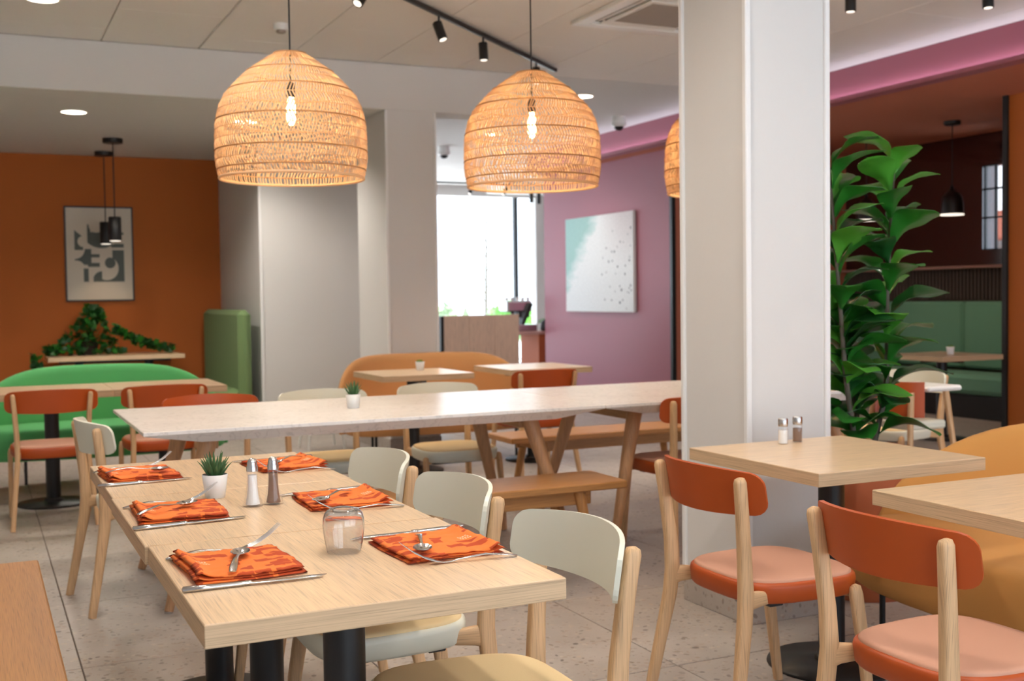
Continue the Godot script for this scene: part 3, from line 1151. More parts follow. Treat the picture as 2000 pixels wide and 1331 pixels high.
func track_head(t: Node3D, at: Vector3, aim: Vector3, e: float) -> void:
	# cylinder on a short stem; at = stem foot on the track
	var d := aim.normalized()
	var c := at + Vector3(0, -0.10, 0)
	var b := B.new()
	b.rod(at, c, 0.008, -1, 8)
	b.box(at + Vector3(0, -0.004, 0), Vector3(0.03, 0.02, 0.03), 0.002)
	var h := part("spot_head", b.mesh(), M.black_metal, t)
	b = B.new()
	var side := Vector3.RIGHT if absf(d.y) > 0.9 else Vector3.UP
	b.tube([c - d * 0.045, c - d * 0.04, c + d * 0.085], [0.030, 0.034, 0.034], [0.030, 0.034, 0.034], 20, side)
	part("barrel", b.mesh(), M.black_metal, h)
	b = B.new()
	b.tube([c + d * 0.084, c + d * 0.087], [0.026, 0.026], [0.026, 0.026], 16, side)
	part("lens", b.mesh(), M.shade_glow, h)
	spot(t, c + d * 0.11, d, e, 38.0, Color(1.0, 0.95, 0.88))


func track(label: String, a: Vector3, c: Vector3, heads: Array) -> void:
	var t := thing("track_light", label, "track light")
	var b := B.new()
	b.tube([a, c], [0.018, 0.018], [0.016, 0.016], 8, Vector3.UP, 6.0)
	part("rail", b.mesh(), M.black_metal, t)
	for h in heads:
		track_head(t, h[0], h[1], h[2])


func ceiling_fittings() -> void:
	var proto_lamp := make_rattan_lamp()
	var ls := ["woven rattan pendant lamp with a glowing bulb, leftmost of three", "woven rattan pendant lamp hanging between the other two rattan lamps", "woven rattan pendant lamp half hidden behind the white column"]
	var xs := [1.375, 2.64, 3.87]
	for k in 3:
		var o := place(proto_lamp, ls[k], Vector3(xs[k], 0, -5.35), k * 1.3, "rattan pendant lamps over the marble tables")
	for d in DOWN:
		downlight(d[0], d[1], d[2])
	var dirn := Vector3(2.02, 0, -1.78).normalized()
	var base := Vector3(2.56, 3.25, -7.03)
	var hs := []
	for k in [[2.18, Vector3(-0.7, -1, 0.35)], [2.93, Vector3(0.25, -1, 0.3)], [3.47, Vector3(0.02, -1, 0.06)], [4.25, Vector3(0.0, -1, 0.1)]]:
		var p: Vector3 = base + dirn * ((k[0] - 2.56) / dirn.x)
		hs.append([p, k[1], TRACK_E])
	track("long black track light with cylinder spots running between the rattan lamps", base - dirn * 1.4, base + dirn * 2.69, hs)
	var d2 := Vector3(0.74, 0, 0.40).normalized()
	var b2 := Vector3(5.02, 3.25, -5.64)
	track("black track light with two hanging cylinder spots right of the column", b2 - d2 * 0.4, b2 + d2 * 1.5, [[b2, Vector3(0, -1, 0), TRACK_E], [b2 + d2 * 0.841, Vector3(0, -1, 0.05), TRACK_E]])
	# far track by the window
	track("thin black track light with two tilted spots near the far window", Vector3(6.6, 3.2, -17.6), Vector3(8.3, 3.2, -17.6), [[Vector3(7.55, 3.2, -17.6), Vector3(-0.5, -1, 0), 0.1], [Vector3(8.17, 3.2, -17.6), Vector3(-0.6, -1, 0), 0.1]])
	for k in 2:
		var b := B.new()
		b.rod(Vector3.ZERO, Vector3(0, -0.2, 0), 0.035, -1, 16)
		single("ceiling_spot", b.mesh(), M.black_metal, ["black cylinder spot under the white box by the far window, left one", "black cylinder spot under the white box by the far window, right one"][k], "spot light", Vector3([8.88, 9.1][k], 3.14, [-18.05, -18.2][k]))
	# led strip lying in the ledge at the foot of the bulkhead, shining up
	var ld := thing("led_strip", "hidden light strip along the foot of the rose bulkhead", "light strip", Vector3(6.96, SOFFIT + 0.018, -5.5))
	part("strip", slab(Vector3.ZERO, Vector3(0.02, 0.006, 17.0)), M.led_glow, ld)
	var al := AreaLight3D.new()
	al.name = "strip_light"
	al.area_size = Vector2(0.03, 17.0)
	al.light_color = Color(0.92, 0.92, 1.0)
	al.light_energy = LED_E
	al.area_range = 25.0
	al.area_attenuation = 2.0
	al.shadow_enabled = true
	ld.add_child(al)
	al.position = Vector3(0, 0.006, 0)
	al.basis = Basis(Vector3.RIGHT, PI / 2)
	# air conditioner cassette
	var t := thing("air_conditioner", "white ceiling air conditioner cassette with grey grille beside the column", "air conditioner", Vector3(4.42, CEIL, -6.83))
	var b := B.new()
	var S := 0.98
	b.box(Vector3(0, -0.016, S / 2 - 0.05), Vector3(S, 0.032, 0.1), 0.006)
	b.box(Vector3(0, -0.016, -S / 2 + 0.05), Vector3(S, 0.032, 0.1), 0.006)
	b.box(Vector3(S / 2 - 0.05, -0.016, 0), Vector3(0.1, 0.032, S - 0.2), 0.006)
	b.box(Vector3(-S / 2 + 0.05, -0.016, 0), Vector3(0.1, 0.032, S - 0.2), 0.006)
	part("frame", b.mesh(), M.white_gloss, t)
	part("slot_recess", slab(Vector3(0, -0.004, 0), Vector3(S - 0.2, 0.006, S - 0.2)), M.black_plastic, t)
	for k in 4:
		b = B.new()
		b.box(Vector3(0, -0.02, 0.345), Vector3(0.62, 0.008, 0.05), 0.002, Basis(Vector3.RIGHT, 0.25))
		part("louvre", b.mesh(), M.white_gloss, t, Vector3.ZERO, k * PI / 2)
	b = B.new()
	b.box(Vector3(0, -0.018, 0), Vector3(0.60, 0.02, 0.60), 0.004)
	part("inner_frame", b.mesh(), M.white_gloss, t)
	b = B.new()
	for k in 24:
		b.box(Vector3(0, -0.029, -0.25 + k * 0.0217), Vector3(0.52, 0.006, 0.014), 0.001)
	part("grille", b.mesh(), M.grille, t)
	# detectors
	t = thing("smoke_detector", "white smoke detector on the ceiling beside the first rattan lamp cord", "smoke detector", Vector3(2.04, CEIL, -8.17))
	b = B.new()
	b.lathe(Vector3.ZERO, [Vector2(0.055, 0), Vector2(0.055, -0.035), Vector2(0.045, -0.045)], 24)
	part("body", b.mesh(), M.white_gloss, t)
	b = B.new()
	b.lathe(Vector3.ZERO, [Vector2(0.034, -0.045), Vector2(0.034, -0.06), Vector2(0.02, -0.066)], 20)
	part("sensor", b.mesh(), M.grille, t)
	for k in 2:
		t = thing("dome_camera", ["white dome security camera under the ceiling beside the rose bulkhead", "small white dome camera on the far ceiling left of the second rattan lamp"][k], "camera", [Vector3(6.5, CEIL, -11.0), Vector3(5.62, CEIL, -14.0)][k])
		b = B.new()
		b.lathe(Vector3.ZERO, [Vector2(0.075, 0), Vector2(0.075, -0.06), Vector2(0.082, -0.07), Vector2(0.08, -0.1), Vector2(0.06, -0.115)], 24)
		part("housing", b.mesh(), M.white_gloss, t)
		b = B.new()
		b.lathe(Vector3.ZERO, [Vector2(0.055, -0.112), Vector2(0.045, -0.14), Vector2(0.02, -0.155)], 20)
		part("lens_dome", b.mesh(), M.black_plastic, t)
	# small black pendants over the far table
	for k in 2:
		var at: Vector3 = [Vector3(1.28, 0, -12.85), Vector3(1.26, 0, -11.78)][k]
		var yb: float = [1.925, 1.905][k]
		t = thing("cylinder_pendant", ["small black cylinder pendant in front of the framed print, left lower one", "small black cylinder pendant in front of the framed print, right higher one"][k], "pendant lamp", at, 0, "black cylinder pendants in the orange recess")
		b = B.new()
		b.lathe(Vector3.ZERO, [Vector2(0.095, LOW), Vector2(0.095, LOW - 0.04), Vector2(0.09, LOW - 0.045)], 28)
		part("canopy", b.mesh(), M.black_metal, t)
		b = B.new()
		b.rod(Vector3(0, yb + 0.22, 0), Vector3(0, LOW - 0.04, 0), 0.006, -1, 8)
		part("cord", b.mesh(), M.black_plastic, t)
		b = B.new()
		b.lathe(Vector3.ZERO, [Vector2(0.057, yb), Vector2(0.060, yb + 0.004), Vector2(0.060, yb + 0.226), Vector2(0.055, yb + 0.23)], 28)
		part("shade", b.mesh(), M.black_metal, t)
		b = B.new()
		b.lathe(Vector3.ZERO, [Vector2(0.050, yb - 0.002), Vector2(0.05, yb - 0.006)], 24)
		part("diffuser", b.mesh(), M.shade_glow, t)
		spot(t, Vector3(0, yb - 0.03, 0), Vector3.DOWN, 0.12, 50.0, Color(1, 0.86, 0.68), 0.04)
	# dark bell pendants in the alcove
	for k in 2:
		var at: Vector3 = [Vector3(8.75, 0, -9.59), Vector3(8.78, 0, -8.42)][k]
		var yb: float = [2.08, 2.06][k]
		t = thing("bell_pendant", ["dark bell pendant lamp behind the plant, further one in the alcove", "dark bell pendant lamp right of the plant, nearer one in the alcove"][k], "pendant lamp", at, 0, "dark bell pendants in the alcove")
		b = B.new()
		b.lathe(Vector3.ZERO, [Vector2(0.08, SOFFIT), Vector2(0.08, SOFFIT - 0.03), Vector2(0.07, SOFFIT - 0.04)], 24)
		part("canopy", b.mesh(), M.black_metal, t)
		b = B.new()
		b.rod(Vector3(0, yb + 0.27, 0), Vector3(0, SOFFIT - 0.03, 0), 0.005, -1, 8)
		part("cord", b.mesh(), M.black_plastic, t)
		b = B.new()
		b.lathe(Vector3.ZERO, [Vector2(0.108, yb), Vector2(0.106, yb + 0.1), Vector2(0.095, yb + 0.17), Vector2(0.06, yb + 0.22), Vector2(0.02, yb + 0.24), Vector2(0.015, yb + 0.28)], 28, false, true)
		part("shade", b.mesh(), M.black_metal, t)
		b = B.new()
		b.lathe(Vector3.ZERO, [Vector2(0.112, yb - 0.008), Vector2(0.114, yb), Vector2(0.108, yb + 0.006)], 28)
		part("diffuser", b.mesh(), M.shade_glow, t)
		spot(t, Vector3(0, yb - 0.03, 0), Vector3.DOWN, 0.3, 70.0, Color(1, 0.9, 0.78), 0.08)


# ---------------------------------------------------------------- tableware
func make_knife() -> Node3D:
	# lies along z, handle towards +z
	var t := proto("table_knife", "knife")
	var b := B.new()
	b.tube([Vector3(0, 0.0055, 0.142), Vector3(0, 0.0055, 0.139), Vector3(0, 0.0055, 0.09), Vector3(0, 0.005, 0.03), Vector3(0, 0.0055, 0.022)], [0.005, 0.0100, 0.0094, 0.0068, 0.0074], [0.003, 0.0054, 0.0052, 0.0044, 0.0048], 12, Vector3.UP, 2.6)
	b.tube([Vector3(0, 0.0055, 0.022), Vector3(0, 0.0055, 0.016), Vector3(0, 0.0055, 0.010)], [0.0066, 0.0078, 0.006], [0.0046, 0.0052, 0.004], 12)
	part("handle", b.mesh(), M.steel, t)
	b = B.new()
	b.tube([Vector3(0, 0.0055, 0.012), Vector3(0.001, 0.0055, -0.01), Vector3(0.002, 0.0055, -0.09), Vector3(0.0, 0.005, -0.128), Vector3(-0.004, 0.005, -0.142)], [0.006, 0.0095, 0.0105, 0.0075, 0.001], [0.0022, 0.0014, 0.0012, 0.001, 0.0006], 8, Vector3.UP, 3.0)
	part("blade", b.mesh(), M.steel, t)
	return t


func make_fork() -> Node3D:
	var t := proto("table_fork", "fork")
	var y := func(z: float) -> float:
		# arched handle, tines bending up at the tip
		if z > -0.02:
			return 0.003 + 0.010 * sin(clampf((0.13 - z) / 0.15, 0, 1) * PI)
		return 0.003 + 0.05 * pow((-0.02 - z) / 0.11, 2.0)
	var b := B.new()
	var pts := []
	var ra := []
	var rb := []
	for k in [[0.13, 0.003], [0.127, 0.008], [0.11, 0.0088], [0.06, 0.0055], [0.0, 0.0035], [-0.02, 0.004], [-0.035, 0.009], [-0.055, 0.0118]]:
		pts.append(Vector3(0, y.call(k[0]), k[0]))
		ra.append(k[1])
		rb.append(0.0014)
	b.tube(pts, ra, rb, 10, Vector3.UP, 2.6)
	part("handle", b.mesh(), M.steel, t)
	for i in 4:
		b = B.new()
		var x := (i - 1.5) * 0.0064
		pts = []
		for z in [-0.05, -0.075, -0.1, -0.128]:
			pts.append(Vector3(x, y.call(z), z))
		b.tube(pts, [0.0024, 0.0022, 0.002, 0.0008], [0.0012, 0.0012, 0.001, 0.0006], 6)
		part("tine", b.mesh(), M.steel, t)
	return t


func make_spoon() -> Node3D:
	var t := proto("teaspoon", "spoon")
	var b := B.new()
	var pts := []
	for k in [[0.105, 0.004], [0.09, 0.008], [0.05, 0.014], [0.015, 0.010], [-0.004, 0.008]]:
		pts.append(Vector3(0, k[1], k[0]))
	b.tube(pts, [0.006, 0.0072, 0.0045, 0.0028, 0.004], [0.0012, 0.0014, 0.0016, 0.0016, 0.0012], 10, Vector3.UP, 2.6)
	part("handle", b.mesh(), M.steel, t)
	var g := []
	for i in 13:
		var row := PackedVector3Array()
		for j in 9:
			var u := -1.0 + 2.0 * i / 12.0
			var v := -1.0 + 2.0 * j / 8.0
			var uu := u * sqrt(maxf(0, 1 - v * v / 2.0))
			var vv := v * sqrt(maxf(0, 1 - u * u / 2.0))
			var d := 1.0 - (uu * uu + vv * vv)
			row.append(Vector3(vv * 0.0172, 0.0095 - 0.0075 * d, -0.028 + uu * 0.026))
		g.append(row)
	b = B.new()
	b.sheet(g, 0.0012)
	part("bowl", b.mesh(), M.steel, t)
	return t


# folded cloth: layers of soft sheet; x across, z along the seat axis
func make_napkin(sd: int) -> Node3D:
	var t := proto("folded_napkin", "napkin")
	var r := RandomNumberGenerator.new()
	r.seed = sd
	var n := noise(4.0, FastNoiseLite.TYPE_SIMPLEX_SMOOTH, 2, sd)
	var hx := 0.128
	var hz := 0.112
	for layer in 3:
		var st := SurfaceTool.new()
		st.begin(Mesh.PRIMITIVE_TRIANGLES)
		st.set_smooth_group(0)
		var y0 := 0.0005 + layer * 0.0046
		var dx := r.randf_range(-0.006, 0.006)
		var dz := r.randf_range(-0.003, 0.003) + (0.004 if layer == 1 else 0.0)
		var ni := 22
		var nj := 20
		# closed pillow-like sheet: param over a rounded cross profile
		var P := func(i: int, j: int, top: bool) -> Vector3:
			var u := -1.0 + 2.0 * i / ni
			var v := -1.0 + 2.0 * j / nj
			var x := u * (hx - layer * 0.002) + dx + 0.003 * sin(v * 3.0 + sd)
			var z := v * (hz - layer * 0.0015) + dz + 0.003 * sin(u * 2.6 + sd * 2.0)
			var e := minf(1.0 - absf(u), 1.0 - absf(v))
			var round_ := sqrt(clampf(e / 0.05, 0.0, 1.0))
			var wave := 0.0022 * n.get_noise_2d(x * 8.0, z * 8.0) * (0.3 + layer)
			var curl := 0.006 * layer * exp(-pow((v - 0.92) / 0.14, 2.0)) * (1.0 if layer > 0 else 0.0)
			var m := y0 + 0.0025 + wave * 0.6 + curl
			return Vector3(x, maxf(0.0002, m + (0.0024 if top else -0.0024) * round_), z)
		for top in [true, false]:
			for i in ni:
				for j in nj:
					var c := [[i, j], [i + 1, j], [i + 1, j + 1], [i, j + 1]]
					for k in ([0, 1, 2, 0, 2, 3] if top else [0, 2, 1, 0, 3, 2]):
						var a: Array = c[k]
						st.set_uv(Vector2(0.05 + 0.9 * (nj - a[1]) / float(nj), 0.05 + 0.9 * a[0] / float(ni)) + Vector2(0.0, 0.0) if true else Vector2.ZERO)
						st.add_vertex(P.call(a[0], a[1], top))
		st.generate_normals()
		st.index()
		part("cloth_layer", st.commit(), M.napkin, t)
	return t


func make_shaker(content: Material) -> Node3D:
	var t := proto("salt_shaker" if content == M.salt else "pepper_shaker", "shaker")
	var b := B.new()
	b.lathe(Vector3.ZERO, [Vector2(0.0, 0.0), Vector2(0.0275, 0.0), Vector2(0.0285, 0.004), Vector2(0.0205, 0.03), Vector2(0.0155, 0.06), Vector2(0.0145, 0.098)], 10, false, true)
	part("glass_body", b.mesh(), M.pane, t)
	b = B.new()
	b.lathe(Vector3.ZERO, [Vector2(0.020, 0.006), Vector2(0.0155, 0.03), Vector2(0.0128, 0.06), Vector2(0.0122, 0.086)], 10)
	part("contents", b.mesh(), content, t)
	b = B.new()
	b.lathe(Vector3.ZERO, [Vector2(0.0155, 0.096), Vector2(0.0155, 0.108), Vector2(0.0135, 0.112), Vector2(0.0135, 0.118), Vector2(0.011, 0.126), Vector2(0.005, 0.131), Vector2(0.001, 0.132)], 20)
	part("cap", b.mesh(), M.cap_steel, t)
	return t


func make_jar(content: Material) -> Node3D:
	var t := proto("salt_jar" if content == M.salt else "pepper_jar", "shaker")
	var b := B.new()
	b.lathe(Vector3.ZERO, [Vector2(0.0, 0.0), Vector2(0.0175, 0.0), Vector2(0.019, 0.003), Vector2(0.019, 0.060), Vector2(0.016, 0.068)], 24, false, true)
	part("glass_body", b.mesh(), M.pane, t)
	b = B.new()
	b.lathe(Vector3.ZERO, [Vector2(0.0165, 0.003), Vector2(0.0165, 0.052)], 20)
	part("contents", b.mesh(), content, t)
	b = B.new()
	b.lathe(Vector3.ZERO, [Vector2(0.0175, 0.066), Vector2(0.0185, 0.070), Vector2(0.0185, 0.092), Vector2(0.016, 0.096)], 24)
	part("cap", b.mesh(), M.cap_steel, t)
	return t


func make_glass() -> Node3D:
	var t := proto("tumbler", "glass")
	var b := B.new()
	var seg := 40
	var outer := [Vector2(0.0372, 0.0006), Vector2(0.0385, 0.006), Vector2(0.0415, 0.02), Vector2(0.0452, 0.045), Vector2(0.0465, 0.06), Vector2(0.0455, 0.076), Vector2(0.0415, 0.088), Vector2(0.033, 0.096), Vector2(0.02, 0.099), Vector2(0.0008, 0.100)]
	var inner := [Vector2(0.0360, 0.0006), Vector2(0.0368, 0.006), Vector2(0.0398, 0.02), Vector2(0.0434, 0.045), Vector2(0.0445, 0.06), Vector2(0.0434, 0.075), Vector2(0.0392, 0.0855), Vector2(0.031, 0.0925), Vector2(0.0008, 0.0950)]
	b.lathe(Vector3.ZERO, outer, seg, false, true)
	b.flip = true
	b.lathe(Vector3.ZERO, inner, seg, false, true)
	b.flip = false
	b.smooth(false)
	for k in seg:
		var a0 := TAU * k / seg
		var a1 := TAU * (k + 1) / seg
		var d0 := Vector3(cos(a0), 0, sin(a0))
		var d1 := Vector3(cos(a1), 0, sin(a1))
		b.q(d0 * 0.0372 + Vector3(0, 0.0006, 0), d1 * 0.0372 + Vector3(0, 0.0006, 0), d1 * 0.036 + Vector3(0, 0.0006, 0), d0 * 0.036 + Vector3(0, 0.0006, 0), Vector3(0, 1, 0))
	part("glass_wall", b.mesh(), M.clear_glass, t)
	return t


func tableware() -> void:
	var knife := make_knife()
	var fork := make_fork()
	var spoon := make_spoon()
	var naps := [make_napkin(2), make_napkin(5), make_napkin(11)]
	# centre x, z, side (1 = guest on the left facing right), words
	var sets := [
		[0.487, -2.405, 1, "nearest place on the left table side", Vector3(0.0, 0.016, 0.0), -0.3],
		[0.475, -3.09, 1, "middle place on the left table side", Vector3(0.02, 0.0185, 0.01), -1.0],
		[0.462, -3.82, 1, "farthest place on the left table side", Vector3(0.05, 0.0185, -0.02), -1.7],
		[0.914, -2.378, -1, "nearest place on the right table side", Vector3(-0.06, 0.016, -0.05), -0.3],
		[0.899, -3.05, -1, "middle place on the right table side", Vector3(-0.05, 0.016, -0.05), -0.8],
		[0.926, -3.795, -1, "farthest place on the right table side", Vector3(-0.04, 0.016, -0.02), -0.8],
	]
	for k in sets.size():
		var s: Array = sets[k]
		var turn: float = -PI / 2 * s[2]
		var at := Vector3(s[0], 0.75, s[1])
		var bs := Basis(Vector3.UP, turn)
		var w: String = s[3]
		place(naps[k % 3], "orange patterned folded napkin at the " + w, at, turn + [0.03, -0.05, 0.04, 0.02, -0.06, 0.08][k], "orange napkins on the set table")
		place(knife, "steel table knife beside the napkin at the " + w, at + bs * Vector3(0.165, 0, 0.0), turn + [-0.03, 0.1, 0.09, 0.02, 0.04, 0.0][k], "table knives")
		place(fork, "steel fork beside the napkin at the " + w, at + bs * Vector3(-0.152, 0, 0.0), turn + [0.12, 0.1, 0.15, -0.1, -0.05, -0.1][k], "table forks")
		var v: Vector3 = s[4]
		place(spoon, "small teaspoon lying on the napkin at the " + w, at + bs * v, turn + PI / 2 + s[5], "teaspoons on the napkins").scale = Vector3.ONE * 1.2
	place(make_glass(), "clear tumbler glass turned upside down on the set table", Vector3(0.726, 0.75, -2.44))
	var salt := make_shaker(M.salt)
	var pepper := make_shaker(M.pepper)
	place(salt, "glass salt shaker with white salt on the set table", Vector3(0.669, 0.75, -3.10))
	place(pepper, "glass pepper shaker with brown pepper on the set table", Vector3(0.727, 0.75, -3.105))
	place(make_jar(M.salt), "short steel topped salt jar on the right table beside the column", Vector3(2.701, 0.75, -3.40))
	place(make_jar(M.pepper), "short steel topped pepper jar on the right table beside the column", Vector3(2.784, 0.75, -3.42))
	var pot := make_pot(true)
	var moss := make_pot(false)
	place(pot, "white pot with a spiky succulent on the set table", Vector3(0.604, 0.75, -3.29))
	place(pot, "white pot with a spiky succulent on the marble table", Vector3(1.646, 0.78, -5.33), 1.0)
	place(moss, "small white pot of moss on the table before the tan sofa", Vector3(3.086, 0.75, -8.25))
	place(moss, "small white pot of moss on the alcove table", Vector3(7.74, 0.75, -7.44), 1.0)


# ---------------------------------------------------------------- plants
func leaf_mesh(sd: int) -> ArrayMesh:
	# unit leaf along +z, 1 long, fiddle shaped, wavy and arched
	var r := RandomNumberGenerator.new()
	r.seed = sd
	var g := []
	var ph := r.randf() * TAU
	for i in 13:
		var row := PackedVector3Array()
		var t := i / 12.0
		var w := 0.30 * pow(sin(PI * pow(t, 1.35) * 0.97 + 0.03), 0.75) * (0.72 + 0.4 * t)
		w = maxf(w, 0.012)
		for j in 7:
			var v := -1.0 + 2.0 * j / 6.0
			var x := v * w
			var y := -0.34 * t * t + 0.10 * sin(t * PI) + absf(v) * 0.09 * sin(t * PI) + 0.028 * sin(t * 13.0 + ph + v * 2.0) * absf(v)
			row.append(Vector3(x, y, t * 0.97))
		g.append(row)
	var b := B.new()
	b.sheet(g, 0.006)
	return b.mesh()


func plants() -> void:
	# terracotta planter with a fiddle-leaf fig
	var at := Vector3(3.50, 0, -3.86)
	var t := thing("terracotta_planter", "tall round terracotta planter behind the right table", "planter", at)
	var b := B.new()
	b.lathe(Vector3.ZERO, [Vector2(0.215, 0.0), Vector2(0.22, 0.006), Vector2(0.22, 0.625), Vector2(0.215, 0.63), Vector2(0.195, 0.63), Vector2(0.195, 0.58)], 48, true, false)
	part("planter_wall", b.mesh(), M.terracotta, t)
	b = B.new()
	b.lathe(Vector3.ZERO, [Vector2(0.196, 0.585), Vector2(0.1, 0.595)], 32, false, true)
	part("soil", b.mesh(), M.soil, t)
	var f := thing("fiddle_leaf_fig", "tall fiddle leaf fig with large glossy leaves right of the column", "plant", at + Vector3(0, 0.59, 0))
	var lm := [leaf_mesh(1), leaf_mesh(2), leaf_mesh(3), leaf_mesh(4)]
	var r := RandomNumberGenerator.new()
	r.seed = 12
	var stems := [
		[Vector3(-0.05, 0, 0.02), Vector3(-0.13, 0.35, 0.04), Vector3(-0.16, 0.75, 0.03), Vector3(-0.20, 1.25, 0.02)],
		[Vector3(0.02, 0, 0.03), Vector3(0.12, 0.3, 0.02), Vector3(0.14, 0.72, 0.0), Vector3(0.18, 1.29, 0.0)],
		[Vector3(0.0, 0, -0.04), Vector3(0.02, 0.2, -0.06), Vector3(-0.06, 0.42, -0.05), Vector3(-0.1, 0.62, -0.06)],
	]
	for s in stems.size():
		var cv := Curve3D.new()
		for k in 4:
			cv.add_point(stems[s][k])
		var pts := []
		var ra := []
		for k in 15:
			pts.append(cv.sample_baked(cv.get_baked_length() * k / 14.0))
			ra.append(lerpf(0.013, 0.006, k / 14.0))
		b = B.new()
		b.tube(pts, ra, ra, 10, Vector3.BACK)
		part("stem", b.mesh(), M.bark, f)
		var n: int = [30, 31, 22][s]
		for k in n:
			var h := lerpf(0.06, 1.0, (k + 0.5) / n)
			var p := cv.sample_baked(cv.get_baked_length() * h)
			var a := k * 2.39996 + s * 1.1
			var up := lerpf(0.4, 1.25, pow(h, 0.8)) + r.randf_range(-0.12, 0.12)
			var d := Vector3(cos(a), up, sin(a)).normalized()
			var l := r.randf_range(0.20, 0.28) * (0.85 if h > 0.93 else 1.0)
			# leaves turn away from the column
			if p.x + at.x + d.x * l - 0.10 < 3.14:
				d = Vector3(absf(d.x) * 0.5 + 0.05, d.y, d.z).normalized()
			var o := part("leaf", lm[r.randi() % 4], [M.leaf, M.leaf_dark, M.leaf, M.leaf_bright][r.randi() % 4] if h < 0.75 else [M.leaf, M.leaf_bright][r.randi() % 2], f)
			var z := d
			var x := Vector3.UP.cross(z).normalized().rotated(z, r.randf_range(-0.5, 0.5))
			var y := z.cross(x)
			o.transform = Transform3D(Basis(x * l * 1.15, y * l, z * l), p + d * 0.012)
	# ivy on the far table
	t = thing("trailing_ivy", "bushy green ivy heaped and trailing on the far wall table", "plant", Vector3(1.08, 0.75, -12.9))
	b = B.new()
	b.lathe(Vector3.ZERO, [Vector2(0.08, 0), Vector2(0.11, 0.14), Vector2(0.10, 0.14)], 20)
	part("pot", b.mesh(), M.soil, t)
	r.seed = 31
	for tone in 3:
		b = B.new()
		b.smooth(false)
		for k in 210:
			var p := Vector3.ZERO
			var q := r.randf()
			if q < 0.62:
				var hgt := r.randf()
				var wd := 0.36 * (1.0 - hgt) + 0.05
				p = Vector3(r.randf_range(-wd, wd) - 0.03 + 0.08 * hgt, 0.02 + pow(hgt, 1.3) * 0.50, r.randf_range(-0.12, 0.2))
			elif q < 0.86:
				var u := r.randf()
				p = Vector3(0.25 + u * 0.62, 0.22 * (1.0 - u) * (1.0 - u) + 0.05 + r.randf_range(-0.03, 0.05), 0.10 + r.randf_range(-0.07, 0.07))
			elif q < 0.95:
				p = Vector3(-0.3 - 0.14 * r.randf(), 0.04 + r.randf_range(-0.02, 0.06), 0.1 + r.randf_range(-0.08, 0.08))
			else:
				p = Vector3(-0.50 + r.randf_range(-0.06, 0.03), -0.03 + r.randf_range(-0.12, 0.05), 0.1)
			var s := r.randf_range(0.030, 0.052)
			var bs := Basis(Vector3(r.randf() - 0.5, r.randf() - 0.5, r.randf() - 0.5).normalized(), r.randf() * TAU)
			var c := [Vector3(0, 0, -1), Vector3(0.8, 0.1, -0.3), Vector3(0.45, 0, 0.4), Vector3(0, 0.12, 1.1), Vector3(-0.45, 0, 0.4), Vector3(-0.8, 0.1, -0.3)]
			for i in 6:
				b.t(p, p + bs * (c[i] * s), p + bs * (c[(i + 1) % 6] * s), p - bs.y)
		part("foliage", b.mesh(), [M.leaf, M.leaf_dark, M.leaf_dark][tone], t).set_meta("kind", "stuff")


